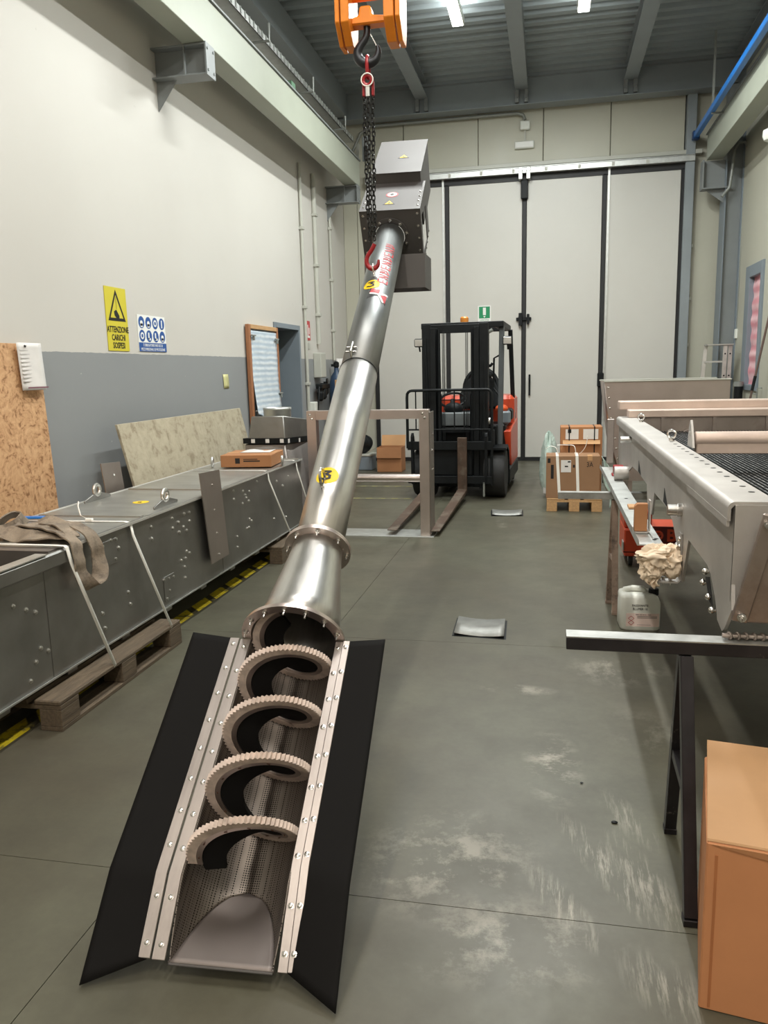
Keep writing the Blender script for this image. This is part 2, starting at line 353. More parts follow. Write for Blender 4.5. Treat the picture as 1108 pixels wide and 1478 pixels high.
def m_osb(name, cs, sc=26.0, contrast=1.0):
    t = NT(name); mp = t.coord((1, 1, 1)); nz = t.n('TexNoise', i_Scale=5.0, i_Detail=4.0); t.l(mp, 0, nz, 'Vector')
    ad = t.n('VectorMath', operation='MULTIPLY_ADD'); t.l(nz, 'Color', ad, 0); ad.inputs[1].default_value = (.25, .25, .25); t.l(mp, 0, ad, 2)
    outs = []
    for rot, scl in ((0.5, (1, 1.0, 0.35)), (-0.7, (1, 0.35, 1.0))):
        mpa = t.n('Mapping'); mpa.inputs['Scale'].default_value = scl; mpa.inputs['Rotation'].default_value = (rot, 0, 0); t.l(ad, 0, mpa, 0)
        v = t.n('TexNoise', i_Scale=sc, i_Detail=5.0, i_Roughness=0.65); t.l(mpa, 0, v, 'Vector'); outs.append(v)
    mm = t.math('ADD', (outs[0], 0), (outs[1], 0)); hm = t.math('MULTIPLY', (mm, 0), 0.5); cr = t.n('ValToRGB'); t.l(hm, 0, cr, 0)
    e = cr.color_ramp.elements; e[0].position = 0.40; e[0].color = cs[0]; e[1].position = 0.60; e[1].color = cs[2]; x = e.new(0.47); x.color = cs[1]
    t.l(cr, 0, t.b, 'Base Color'); t.b.inputs['Roughness'].default_value = 0.7
    bp = t.n('Bump', i_Strength=0.2, i_Distance=0.003); t.l(hm, 0, bp, 'Height'); t.l(bp, 0, t.b, 'Normal'); return t.m
M_osb = m_osb('osb_board', (rgb(140, 98, 62), rgb(194, 150, 108), rgb(212, 170, 128)), 34.0)
M_osb2 = m_osb('weathered_board', (rgb(146, 134, 112), rgb(168, 158, 136), rgb(180, 170, 148)), 16.0)

def m_stripes(name, c1, c2, scale, rot=(0, 0, 0), wear=None, lo=0.45, hi=0.55):
    t = NT(name); mp = t.coord((1, 1, 1), rot); wv = t.n('TexWave', i_Scale=scale, i_Distortion=0.6, i_Detail=2.0); wv.bands_direction = 'Y'; t.l(mp, 0, wv, 'Vector')
    r = t.ramp((wv, 'Fac'), lo, hi); mx = t.mix((r, 0), c1, c2)
    if wear:
        n = t.n('TexNoise', i_Scale=16.0, i_Detail=8.0, i_Roughness=0.75); t.l(mp, 0, n, 'Vector'); rw = t.ramp((n, 0), 0.5, 0.62); mx = t.mix((rw, 0), (mx, 2), wear)
    t.l(mx, 2, t.b, 'Base Color'); t.b.inputs['Roughness'].default_value = 0.55; return t.m
M_hazard = m_stripes('worn_hazard_tape', rgb(216, 194, 40), rgb(52, 48, 36), 1.6, (0, 0, 0.8), wear=rgb(112, 104, 60), lo=0.80, hi=0.88)
M_yline = m_stripes('worn_yellow_line', rgb(150, 144, 92), rgb(120, 118, 92), 2.0, (0, 0, 1.57), wear=rgb(112, 112, 98))

def m_perf():
    t = NT('perforated_screen'); mp = t.coord((1, 1, 1)); v = t.n('TexVoronoi', i_Scale=150.0, i_Randomness=0.0, feature='F1'); t.l(mp, 0, v, 'Vector')
    r = t.ramp((v, 'Distance'), 0.30, 0.36); mx = t.mix((r, 0), (0.015, 0.013, 0.011, 1), (0.20, 0.175, 0.155, 1)); t.l(mx, 2, t.b, 'Base Color')
    t.b.inputs['Metallic'].default_value = 0.85; t.b.inputs['Roughness'].default_value = 0.42; return t.m
M_perf = m_perf()

def m_film(name, tint, mixf=0.45, rough=0.18):
    t = NT(name); t.b.inputs['Base Color'].default_value = tint; t.b.inputs['Roughness'].default_value = rough
    mp = t.coord((1, 1, 1)); nz = t.n('TexNoise', i_Scale=14.0, i_Detail=5.0, i_Distortion=1.2); t.l(mp, 0, nz, 'Vector'); bp = t.n('Bump', i_Strength=0.7, i_Distance=0.02); t.l(nz, 0, bp, 'Height'); t.l(bp, 0, t.b, 'Normal')
    tr = t.n('BsdfTransparent'); ms = t.n('MixShader', i_0=mixf); t.l(tr, 0, ms, 1); t.l(t.b, 0, ms, 2); t.l(ms, 0, t.out, 0); return t.m
M_film = m_film('shrink_film', (0.6, 0.57, 0.56, 1), 0.32)
M_filmg = m_film('green_plastic_film', (0.62, 0.75, 0.68, 1), 0.75, 0.3)
def m_bubble(name, a, b, sc):
    t = NT(name); mp = t.coord((1, 1, 1)); wv = t.n('TexWave', i_Scale=sc, i_Distortion=1.2, i_Detail=3.0); wv.bands_direction = 'Z'; t.l(mp, 0, wv, 'Vector')
    nz = t.n('TexNoise', i_Scale=9.0, i_Detail=6.0); t.l(mp, 0, nz, 'Vector'); ml = t.math('MULTIPLY', (wv, 'Fac'), (nz, 0)); r = t.ramp((ml, 0), 0.05, 0.5)
    mx = t.mix((r, 0), a, b); t.l(mx, 2, t.b, 'Base Color'); t.b.inputs['Roughness'].default_value = 0.3
    bp = t.n('Bump', i_Strength=0.12, i_Distance=0.01); t.l(wv, 'Fac', bp, 'Height'); t.l(bp, 0, t.b, 'Normal'); return t.m
M_bubw = m_bubble('bubble_wrap_blue', rgb(182, 198, 212), rgb(220, 228, 234), 5.0)
M_bubp = m_bubble('bubble_wrap_pink', rgb(226, 150, 160), rgb(246, 200, 204), 2.0)
M_pinkd = steel('rosy_sheet', (0.50, 0.43, 0.40, 1), 0.40, stretch=(1, 1, 1), var=0.06)
M_stile = pm('stile_wood', rgb(158, 106, 72), 0.6, 0, .12, 5, stretch=(8, 8, 1))
M_mesh = m_stripes('wire_screen', (0.02, 0.02, 0.02, 1), (0.20, 0.20, 0.19, 1), 14.0, (0, 0, 0.4))

# ================================================================== SETTING
XL, XR, YB, YF, ZC = -3.40, 2.70, 13.40, -6.0, 5.88
# floor: slabs with open saw-cut joints over a dark bed
m = MB(); m.box(XL - .2, XR + .2, YF, YB + .3, -0.14, -0.012); floor = struct('floor', m, plain('joint_bed', (0.05, 0.048, 0.043, 1), 0.9))
ys = [YF, -2.2, 2.06, 4.32, 8.7, YB + .2]; xs = [XL - .1, -1.27, XR + .1]; g = 0.0013
for j in range(5):
    for i in range(2):
        m = MB(); m.box(xs[i] + g, xs[i + 1] - g, ys[j] + g, ys[j + 1] - g, -0.012, 0.0); struct('concrete_slab', m, M_floor, floor)
# left wall, with the doorway left open
DY0, DY1, DZ = 9.70, 10.64, 2.12
m = MB(); m.box(XL - .3, XL, YF, DY0, 0, 6.1); m.box(XL - .3, XL, DY1, YB + .3, 0, 6.1); m.box(XL - .3, XL, DY0, DY1, DZ, 6.1)
wl = struct('wall_left', m, M_wall)
# door_2: grey frame and recess behind the doorway
m = MB(); m.box(XL - .5, XL + .02, DY0 - .055, DY0 + .006, 0, DZ + .055); m.box(XL - .5, XL + .02, DY1 - .006, DY1 + .055, 0, DZ + .055); m.box(XL - .5, XL + .02, DY0, DY1, DZ - .006, DZ + .055)
d2 = struct('door_2', m, M_frameg)
m = MB(); m.box(XL - .56, XL - .5, DY0 - .05, DY1 + .05, 0, DZ + .05); struct('door_leaf', m, M_frameg, d2)
for k in range(2):
    m = MB(); m.box(XL - .5, XL - .46 + .05 * k, DY1 - .30 - .18 * k, DY1 - .26 - .18 * k, 0, DZ - .01); struct('door_post', m, M_conduit, d2, bev=.004)
# right wall with window
WY0, WY1, WZ0, WZ1 = 11.38, 12.30, 1.15, 2.84
m = MB(); m.box(XR, XR + .25, YF, WY0, 0, 6.1); m.box(XR, XR + .25, WY1, YB + .3, 0, 6.1); m.box(XR, XR + .25, WY0, WY1, 0, WZ0); m.box(XR, XR + .25, WY0, WY1, WZ1, 6.1)
wr = struct('wall_right', m, M_cream)
m = MB(); fx = XR - .03; fx1 = XR + .12
m.box(fx, fx1, WY0, WY0 + .1, WZ0, WZ1); m.box(fx, fx1, WY1 - .22, WY1, WZ0, WZ1); m.box(fx, fx1, WY0 + .1, WY1 - .22, WZ1 - .16, WZ1); m.box(fx, fx1, WY0 + .1, WY1 - .22, WZ0, WZ0 + .08)
win = struct('window_1', m, M_frameg, bev=.006)
m = MB(); m.grid(lambda u, v: (XR + .03 + .008 * sin(v * 40) + .006 * sin(u * 9 + v * 13), WY0 + .1 + u * (WY1 - WY0 - .32), WZ0 + .08 + v * (WZ1 - WZ0 - .24)), 10, 60)
o = m.obj('window_film', M_bubp, win); o['label'] = 'pink bubble wrap sheet covering the window pane'
# back wall: panels above and beside the gate
wb_m = MB(); wb_m.box(XL - .3, XR + .3, YB + .06, YB + .3, 0, 6.1); wb = struct('wall_back', wb_m, M_cream)
for (a, b) in ((XL, -2.36), (-2.36, -1.16), (-1.16, -0.15), (-0.15, 0.86), (0.86, 1.94)):
    m = MB(); m.box(a + .006, b - .006, YB - .02, YB + .06, 4.66, 5.9); struct('wall_panel', m, M_cream, wb, bev=.004)
for (a, b, z0, z1) in ((XL, -3.16, 0, 4.66), (-3.16, -2.90, 0, 4.66), (2.09, XR, 0, 5.9)):
    m = MB(); m.box(a + .004, b - .004, YB - .02, YB + .06, z0, z1); struct('wall_panel', m, M_cream, wb, bev=.004)
m = MB(); m.box(1.95, 2.08, YB - .16, YB + .06, 0, 5.6); struct('trim_1', m, M_roofb, bev=.004)
# folding gate: door_1
GX = [-2.88, -1.66, -0.43, 0.79, 1.94]; GY = YB - .06; GT = 4.44
m = MB(); m.box(GX[0] - .02, GX[4] + .0, GY + .05, GY + .09, 0.0, GT + .1); gate = struct('door_1', m, M_seal)
for i in range(4):
    m = MB(); m.box(GX[i] + .036, GX[i + 1] - .036, GY - .012, GY + .05, 0.06, GT - .02); struct('gate_panel', m, M_gate, gate, bev=.006)
for i in range(5):
    m = MB(); m.box(GX[i] - .032, GX[i] + .032, GY - .02, GY + .05, 0.02, GT); struct('rubber_seal', m, M_seal, gate, bev=.006)
    if i in (1, 3): m = MB(); sx = -.075 if i == 1 else .045; m.box(GX[i] + sx, GX[i] + sx + .03, GY - .035, GY - .012, 0.06, GT + .12); struct('guide_profile', m, M_galv, gate)
    if i == 4: m = MB(); m.box(GX[i] + .034, GX[i] + .10, GY - .05, GY + .05, 0.0, GT); struct('guide_profile', m, M_conduit, gate)
m = MB(); m.box(GX[0] - .1, GX[4] + .04, GY - .02, GY + .05, GT - .02, GT + .07); struct('top_seal', m, M_seal, gate)
m = MB(); m.box(GX[0] - .1, GX[4] + .04, GY - .015, GY + .05, 0.0, 0.058); struct('bottom_seal', m, M_seal, gate)
m = MB(); m.box(GX[0] - .1, GX[4] + .14, GY - .13, GY - .03, GT + .07, GT + .15); m.box(GX[0] - .1, GX[4] + .14, GY - .135, GY + .05, GT + .15, GT + .165); struct('track', m, M_galv, gate, bev=.004)
for k in range(9):
    m = MB(); x = -2.6 + k * .5; m.box(x - .02, x + .02, GY - .14, GY - .129, GT + .085, GT + .135); struct('track_plate', m, M_conduit, gate)
m = MB(); m.box(GX[0] - .1, GX[4] + .24, GY - .09, GY + .03, GT + .18, GT + .24); struct('lintel', m, M_conduit, gate, bev=.004)
for s in (-1, 1):
    m = MB(); m.box(GX[2] + s * .06 - .03, GX[2] + s * .06 + .03, GY - .16, GY - .03, GT - .02, GT + .16); m.tube([(GX[2] + s * .06, GY - .145, GT + .12), (GX[2] + s * .06, GY - .165, GT + .12)], .035, 12); struct('hanger', m, M_galv, gate, bev=.004)
m = MB(); m.box(GX[2] - .055, GX[2] + .055, GY - .10, GY - .02, GT - .30, GT - .02); struct('hinge_cover', m, M_black, gate, bev=.01)
m = MB(); m.box(GX[2] + .085, GX[2] + .115, GY - .05, GY - .012, 1.08, 1.42); m.box(GX[2] + .085, GX[2] + .115, GY - .10, GY - .05, 1.33, 1.36); struct('gate_handle', m, M_black, gate, bev=.004)
m = MB(); m.box(GX[2] - .12, GX[2] + .12, GY - .06, GY - .012, 2.28, 2.33); m.box(GX[2] - .08, GX[2] - .02, GY - .09, GY - .012, 2.2, 2.4); m.box(GX[2] + .05, GX[2] + .09, GY - .09, GY - .012, 2.22, 2.38); struct('lock_bar', m, M_black, gate, bev=.005)
m = MB(); m.box(GX[3] - .05, GX[3] + .05, GY - .07, GY - .02, 1.2, 1.42); struct('gate_lock', m, M_black, gate, bev=.012)
for z in (1.82, 2.52, 3.3):
    m = MB(); m.box(GX[4] + .10, GX[4] + .17, GY - .06, GY + .0, z - .03, z + .03); struct('hinge', m, M_conduit, gate, bev=.01)
# ceiling: trapezoid roof deck, girders, beams
m = MB(); per = .25; prof = []
y = YF
while y < YB + .2:
    prof += [(y, ZC), (y + .10, ZC), (y + .135, ZC + .06), (y + .215, ZC + .06)]; y += per
n = len(prof); vs = [(XL - .2, a, b) for a, b in prof] + [(XR + .2, a, b) for a, b in prof]
m.add(vs, [(i, i + 1, n + i + 1, n + i) for i in range(n - 1)])
ceil = struct('ceiling', m, M_deck, smooth=0, solid=.004)
m = MB(); m.box(XL - .3, XR + .3, YF - .2, YB + .3, ZC + .16, ZC + .2); struct('roof_cover', m, M_roofb, ceil)
m = MB(); m.box(XL - .3, XR + .3, YF - .2, YF, 0, 6.1); struct('wall_front', m, M_wall)
def ibeam_y(mb, x, y0, y1, z0, z1, wf, tf=.014, tw=.01):
    mb.box(x - wf / 2, x + wf / 2, y0, y1, z0, z0 + tf); mb.box(x - wf / 2, x + wf / 2, y0, y1, z1 - tf, z1); mb.box(x - tw / 2, x + tw / 2, y0, y1, z0 + tf, z1 - tf)
for k, x in enumerate((-2.0, -0.475, 1.105, 2.62)):
    m = MB(); ibeam_y(m, x, YF, 13.05, 5.66, 5.875, .19); struct('roof_beam', m, M_roofb, ceil)
    for s in (-1, 1):
        if k == 3 and s == 1: continue
        m = MB(); m.box(x + s * .07 - .028, x + s * .07 + .028, 13.0, 13.1, 5.48, 5.66); m.tube([(x + s * .07, 13.0, 5.55), (x + s * .07, 12.985, 5.55)], .018, 8); struct('beam_cleat', m, M_beamd, ceil, bev=.003)
m = MB(); m.box(XL, XR, 13.08, 13.24, 5.46, 5.83); m.box(XL, XR, 13.0, 13.3, 5.83, 5.875); m.box(XL, XR, 13.02, 13.28, 5.45, 5.464); struct('end_girder', m, M_roofb, ceil)
m = MB(); m.box(XL + .02, XL + .2, YF, 13.05, 5.5, 5.875); struct('eaves_beam', m, M_roofb, ceil)
# luminaires: real fittings holding the lamps
hous = MB(); hous.box(-.075, .075, -.78, .78, -.045, .05); hm = hous.mesh('housing', M_plast, bev=.008)
dif = MB(); dif.box(-.062, .062, -.74, .74, -.058, -.046); dm = dif.mesh('diffuser', M_lampglow, bev=.004)
for i, (x, y) in enumerate(LAMPS):
    lab = {0: 'long white tube light on the roof deck left of the middle roof beam', 1: 'long white tube light on the roof deck right of the middle roof beam'}.get(i, 'long white tube light on the roof deck out of view behind the camera')
    t = thing('ceiling_light', lab, 'ceiling light', (x, y, LAMP_Z), group='tube lights along the roof')
    inst(hm, 'housing', t); inst(dm, 'diffuser', t)
    for s in (-.5, .5):
        c = MB(); c.box(-.012, .012, s - .012, s + .012, .05, ZC - LAMP_Z + .0); c.obj('hanger', M_conduit, t)
# crane runway beam, left: box beam on brackets; rail on top
def runway(xa, xb, z0, z1, y1, label, inner):
    t = thing('crane_runway_beam', label, 'crane beam', ((xa + xb) / 2, y1, z0)); ox, oy, oz = (xa + xb) / 2, y1, z0
    m = MB(); m.box(xa - ox, xb - ox, YF - oy, 0, 0, z1 - z0); m.obj('beam', M_beam, t, bev=.004)
    m = MB(); m.box(xa - ox - .02, xb - ox + .02, YF - oy, .015, z1 - z0, z1 - z0 + .018); m.obj('top_flange', M_beamd, t)
    m = MB(); m.box(-.025, .025, YF - oy, 0, z1 - z0 + .018, z1 - z0 + .05); m.obj('rail', M_black, t)
    return t
runway(-3.10, -2.90, 4.325, 4.70, 12.52, 'pale grey green crane runway beam along the white wall', 1)
def bracket(yc, lab):
    t = thing('beam_bracket', lab, 'bracket', (XL, yc, 4.07)); L = .50
    m = MB(); m.box(0, L, -.085, .085, 0, .014); m.box(0, L, -.085, .085, .235, .25); m.box(0, L, -.006, .006, .014, .235); m.obj('arm', M_beamd, t, bev=.002)
    m = MB(); m.box(L, L + .014, -.09, .09, -.005, .255); m.obj('end_plate', M_beamd, t)
    m = MB(); m.prism([(0.001, -.006, 0), (.19, -.006, 0), (0.001, -.006, -.24)], (0, .012, 0)); m.obj('gusset', M_beamd, t)
    for z in (.04, .21):
        for y in (-.06, .06): m = MB(); m.tube([(L + .014, y, z), (L + .022, y, z)], .012, 8); m.obj('bolt', M_beamd, t)
    for y in (-.07, .07): m = MB(); m.box(L - .2, L - .19, y - .012, y + .012, .014, .235); m.obj('stiffener', M_beamd, t)
bracket(6.92, 'grey steel bracket on the white wall carrying the near end of the crane beam'); bracket(12.38, 'grey steel bracket in the far left corner under the crane beam end')
t = thing('crane_stop', 'small upright grey stop plate at the far end of the left crane beam', 'crane stop', (-2.80, 12.56, 4.70)); m = MB(); m.box(-.06, .06, -.01, .01, 0, .36); m.obj('plate', M_beamd, t, bev=.02); m = MB(); m.box(-.02, .02, -.04, -.01, 0, .22); m.obj('rib', M_black, t)
# right runway beam with blue power rail
runway(2.20, 2.42, 4.45, 4.80, 13.0, 'pale grey green crane runway beam on the right under the blue rail', -1)
t = thing('power_rail', 'bright blue crane power rail above the right runway beam', 'power rail', (2.06, 13.1, 4.80))
m = MB(); m.box(-.035, .035, -19, 0, 0, .075); m.obj('rail', M_rail, t, bev=.006)
m = MB(); m.box(-.05, .05, -.02, .09, -.02, .10); m.obj('end_cap', plain('dark_blue', rgb(22, 58, 104), .5), t, bev=.01)
for k in range(6):
    y = -1.2 - 3.0 * k; m = MB(); m.box(-.012, .16, y - .015, y + .015, -.02, 0); m.box(-.012, .012, y - .02, y + .02, .075, 1.0); m.obj('hanger', M_conduitd, t)
t = thing('pillar_bracket', 'open steel bracket frame on the right pillar under the crane beam', 'bracket', (2.13, 12.96, 4.03))
m = MB(); m.box(0, .40, -.1, .1, 0, .018); m.box(0, .02, -.1, .1, .018, .40); m.box(0.02, .40, -.006, .006, .018, .40); m.obj('arm', M_beamd, t); m = MB(); m.prism([(.06, -.006, 0), (.36, -.006, 0), (.36, -.006, -.22)], (0, .012, 0)); m.obj('gusset', M_beamd, t)
m = MB(); m.box(2.47, 2.69, 12.95, 13.2, 0, 5.45); struct('trim_2', m, M_beamd, bev=.004)
m = MB(); m.box(2.455, 2.47, 12.88, 13.24, 0, 4.42); m.box(2.685, 2.70, 12.88, 13.24, 0, 5.45); struct('trim_3', m, M_frameg)
# cable tray and conduit over the left runway beam
t = thing('cable_tray', 'perforated grey cable tray running above the left crane beam', 'cable tray', (-3.22, 12.6, 5.0))
m = MB(); m.box(0, .22, -18, 0, 0, .006); m.box(0, .006, -18, 0, 0, .07); m.box(.214, .22, -18, 0, 0, .07); m.obj('tray', M_galv, t)
m = MB()
for k in range(90): m.box(.206, .226, -.12 * k - .05, -.12 * k - .02, .012, .075)
o = m.obj('slots', M_conduitd, t); o['kind'] = 'stuff'
for k in range(4):
    m = MB(); m.tube([(.05 + .04 * k, -18, .02), (.05 + .04 * k, -9, .024), (.05 + .04 * k, -.1, .02)], .012, 6); m.obj('cable', M_conduitd, t)
for k in range(7):
    y = -.8 - 1.6 * k; m = MB(); m.tube([(-.17, y, -.03), (.3, y, -.03), (.3, y, .14)], .014, 6); m.obj('bracket', M_conduitd, t)
t = thing('conduit_run', 'long grey conduit pipe below the cable tray along the left wall', 'conduit', (-3.0, 12.5, 4.80)); m = MB(); m.tube([(0, -18, 0), (0, 0, 0), (0, .3, 0), (-.05, .62, .3)], .03, 10); m.obj('pipe', M_conduit, t)
m = MB(); m.box(-.05, .05, -3.1, -2.95, -.05, .05); m.obj('clip_box', plain('green_clip', rgb(96, 128, 104), .5), t)
# vertical conduits on left wall near corner
for x, y, z0, z1, r, lab in ((-3.37, 10.92, .75, 4.34, .022, 'nearest of the thin white conduits on the far left wall'), (-3.37, 11.56, 1.95, 4.34, .034, 'thicker white conduit ending in the air treatment unit'), (-3.37, 12.40, 1.72, 4.34, .022, 'thin white conduit nearest the back corner')):
    t = thing('wall_conduit', lab, 'conduit', (x, y, z0), group='conduits on the left wall'); m = MB(); m.tube([(0, 0, 0), (0, 0, z1 - z0)], r, 10); m.obj('pipe', M_conduit, t)
    for k in range(3): z = (z1 - z0) * (k + .6) / 3.4; m = MB(); m.box(-.03, r + .012, -r - .012, r + .012, z - .02, z + .02); m.obj('clip', M_conduit, t, bev=.004)
# back wall services
t = thing('back_conduit', 'grey conduit pipe running along the top of the back wall', 'conduit', (-0.43, 13.3, 5.41)); m = MB(); m.tube([(-2.75, 0, -.35), (-2.62, 0, -.1), (-2.45, 0, .0), (-.12, 0, .0), (-.03, 0, -.03), (0, 0, -.1)], .025, 10); m.obj('pipe', M_conduitd, t)
t = thing('junction_box', 'small white junction box on the back wall over the gate', 'junction box', (-0.43, 13.37, 5.17)); m = MB(); m.box(-.075, .075, -.07, 0, 0, .13); m.obj('box', M_plast, t, bev=.012); m = MB(); m.box(-.012, .012, -.03, 0, -.16, 0); m.obj('cable_duct', M_conduit, t)
t = thing('emergency_lamp', 'flat white emergency lamp on the back wall over the gate', 'lamp', (-0.44, 13.37, 4.90)); m = MB(); m.box(-.15, .15, -.05, 0, 0, .11); m.obj('body', M_plast, t, bev=.01); m = MB(); m.box(-.135, .135, -.058, -.05, .012, .098); m.obj('lens', M_white, t, bev=.003)
t = thing('right_conduit', 'looped grey conduit beside the right pillar', 'conduit', (2.36, 12.82, 1.9)); m = MB(); m.tube([(.04, 0, 2.0), (.14, 0, 2.12), (.17, 0, 2.4), (.18, 0, 2.62), (.24, 0, 2.72), (.33, 0, 2.72), (.38, 0, 2.6), (.37, 0, 2.2), (.36, 0, 1.2), (.35, 0, 0.1)], .022, 10); m.obj('pipe', M_conduitd, t, smooth=60); m = MB(); m.box(.31, .39, -.05, .03, -.02, .12); m.obj('switch_box', M_plast, t, bev=.008)
t = thing('alarm_bell', 'round white alarm housing under the right crane beam', 'alarm', (2.50, 10.6, 4.12)); m = MB(); m.lathe([(.05, .10), (.095, .08), (.10, .02), (.08, -.03), (.04, -.05)], 18); m.obj('housing', M_plast, t); m = MB(); m.tube([(-.02, .0, .1), (.02, 0, .3), (.06, 0, .33)], .02, 8); m.obj('arm', M_conduitd, t)
m = MB(); m.tube([(.08, -.12, .12), (.14, -.25, -.5), (.15, -.5, -1.3)], .012, 6); m.obj('cable', M_conduit, t)

# signs on the left wall
def wall_sign(name, lab, cat, y, z, wy, hz, m_):
    t = thing(name, lab, cat, (XL + .006, y, z)); m = MB(); m.box(-.005, 0, -wy / 2, wy / 2, -hz / 2, hz / 2); m.obj('plate', m_, t); return t
def WM(y, z, x=.0012): return Matrix(((0, 0, 1, x), (1, 0, 0, y), (0, 1, 0, z), (0, 0, 0, 1)))   # text on the left wall: local x -> +Y, local y -> +Z
t = wall_sign('warning_sign', 'tall yellow warning sign with black triangle for suspended loads', 'sign', 5.925, 2.0, .32, .495, M_yellow_s := plain('sign_yellow', rgb(208, 194, 56), .5))
def tri(h, x): return [(x, -h * .56, -h * .42), (x, h * .56, -h * .42), (x, 0, h * .62)]
m = MB()
a = tri(.235, .001); b = tri(.175, .001)
a = [(p[0], p[1], p[2] + .085) for p in a]; b = [(p[0], p[1], p[2] + .083) for p in b]
m.add(a + b, [(0, 1, 4, 3), (1, 2, 5, 4), (2, 0, 3, 5)]); m.obj('triangle', M_blackink, t, solid=.0006, smooth=0)
m = MB(); m.box(.0005, .0012, -.002, .002, .08, .17); m.prism([(.001, -.04, .06), (.001, -.005, .075), (.001, .035, .03), (.001, .035, .0), (.001, .01, -.005), (.001, -.035, .03)], (.0008, 0, 0)); m.obj('load_symbol', M_blackink, t)
for s, z in (('ATTENZIONE', -.082), ('CARICHI', -.145), ('SOSPESI', -.207)): text(s, .066, M_blackink, 'lettering', t, WM(0, z), sx=.80, bold=.0012)
t = wall_sign('safety_sign', 'blue and white sign of eight protective equipment pictograms', 'sign', 6.49, 1.908, .49, .305, M_white)
for r in range(2):
    for c in range(4):
        cy = -.18 + .12 * c; cz = .09 - .112 * r
        m = MB(); m.tube([(.0003, cy, cz), (.0012, cy, cz)], .05, 20); d = m.obj('pictogram', M_blue, t)
        m = MB(); k = r * 4 + c; hx = .0016
        if k in (0, 1, 7): m.tube([(.0012, cy, cz - .008), (hx, cy, cz - .008)], .024, 12); m.box(.0012, hx, cy - .018, cy + .018, cz - .04, cz - .01)
        elif k in (5, 6): m.box(.0012, hx, cy - .018, cy + .004, cz - .03, cz + .03); m.box(.0012, hx, cy - .018, cy + .026, cz - .034, cz - .016)
        elif k == 3: m.tube([(.0012, cy, cz + .022), (hx, cy, cz + .022)], .011, 10); m.box(.0012, hx, cy - .009, cy + .009, cz - .036, cz + .014)
        else: m.tube([(.0012, cy, cz), (hx, cy, cz)], .03, 12)
        m.obj('symbol', M_white, d)
        if k in (2, 4): m = MB(); m.tube([(.0016, cy, cz), (.002, cy, cz)], .016, 10); m.obj('inner_symbol', M_blue, d)
m = MB(); m.box(.0002, .001, -.245, .245, -.152, -.078); m.obj('caption_band', M_blue, t)
text("\u00c8 OBBLIGATORIO FARE USO DI", .034, M_white, 'lettering', t, WM(0, -.100, .0014), sx=.72); text('MEZZI PERSONALI DI PROTEZIONE', .034, M_white, 'lettering', t, WM(0, -.135, .0014), sx=.80)
t = thing('paper_note', 'small yellow note stuck on the grey wall', 'note', (XL + .004, 8.05, 1.47)); m = MB(); m.grid(lambda u, v: (.004 * sin(v * 3), -.075 + .14 * u + .012 * (1 - v), -.075 + .15 * v), 2, 4); m.obj('sheet', pm('note_yellow', rgb(206, 202, 146), .6), t, solid=.0008)
t = wall_sign('extinguisher_sign', 'narrow red and white fire sign between the wall conduits', 'sign', 11.13, 2.13, .17, .27, M_redink)
m = MB(); m.box(.0002, .001, -.05, .06, -.10, -.07); m.box(.0002, .001, -.04, -.01, -.07, .08); m.box(.0002, .001, .02, .05, -.05, .04); m.obj('symbol', M_white, t); m = MB(); m.box(-.004, .0005, -.04, .06, -.26, -.17); m.obj('small_tag', M_conduit, t)
# exit sign on the gate
t = thing('exit_sign', 'green and white exit sign on the gate above the forklift', 'sign', (-1.062, GY - .016, 2.41)); m = MB(); m.box(-.105, .105, -.004, .002, -.13, .13); m.obj('plate', M_white, t); m = MB(); m.box(-.088, .088, -.006, -.004, -.07, .115); m.obj('green_field', M_green, t)
m = MB(); m.box(-.024, .024, -.0075, -.006, -.02, .10); m.prism([(-.02, -.0075, -.035), (.02, -.0075, -.035), (0, -.0075, -.062)], (0, .0015, 0)); m.obj('symbol', M_white, t)
text('USCITA', .042, M_green, 'lettering', t, Matrix(((1, 0, 0, 0), (0, 0, -1, -.0045), (0, 1, 0, -.10), (0, 0, 0, 1))))
# floor markings and hatches
m = MB(); 
t = thing('hazard_tape', 'worn yellow and black hazard tape beside the conveyor on the left', 'floor tape', (-2.315, 4, 0))
y = -2.0
while y < 2.0:
    L = random.uniform(.55, .8); m = MB(); m.box(-.048, .048, y, y + L, .0005, .0016); m.obj('strip', M_hazard, t); y += L + .02
for k, (x, y, L) in enumerate(((-2.15, 10.36, .9), (-2.0, 9.35, .75))):
    solo('floor_line', MB().box(-L / 2, L / 2, -.03, .03, .0005, .0015), M_yline, ('faded yellow floor line farther of the two behind the steel frame', 'faded yellow floor line nearer of the two behind the steel frame')[k], 'floor line', (x, y, 0), group='yellow lines behind the frame')
def hatch(pts, lab):
    cx = sum(p[0] for p in pts) / 4; cy = sum(p[1] for p in pts) / 4
    t = thing('floor_hatch', lab, 'hatch', (cx, cy, 0)); q = [(p[0] - cx, p[1] - cy) for p in pts]
    m = MB(); m.prism([(x * 1.08, y * 1.08, .0005) for x, y in q], (0, 0, .001)); m.obj('rim', M_black, t)
    def bow(u, v):
        x = (q[0][0] * (1 - u) + q[1][0] * u) * v + (q[3][0] * (1 - u) + q[2][0] * u) * (1 - v); y = (q[0][1] * (1 - u) + q[1][1] * u) * v + (q[3][1] * (1 - u) + q[2][1] * u) * (1 - v)
        return (x, y, .007 + .012 * (2 * u - 1) ** 2)
    m = MB(); m.grid(bow, 8, 2); o = m.obj('plate', pm('hatch_steel', (.24, .24, .225, 1), .5, .5, .25, 12), t, solid=.004, soff=-1)
hatch([(-.543, 4.756), (-.253, 4.738), (-.243, 4.417), (-.536, 4.439)], 'square steel plate over a drain in the middle of the floor')
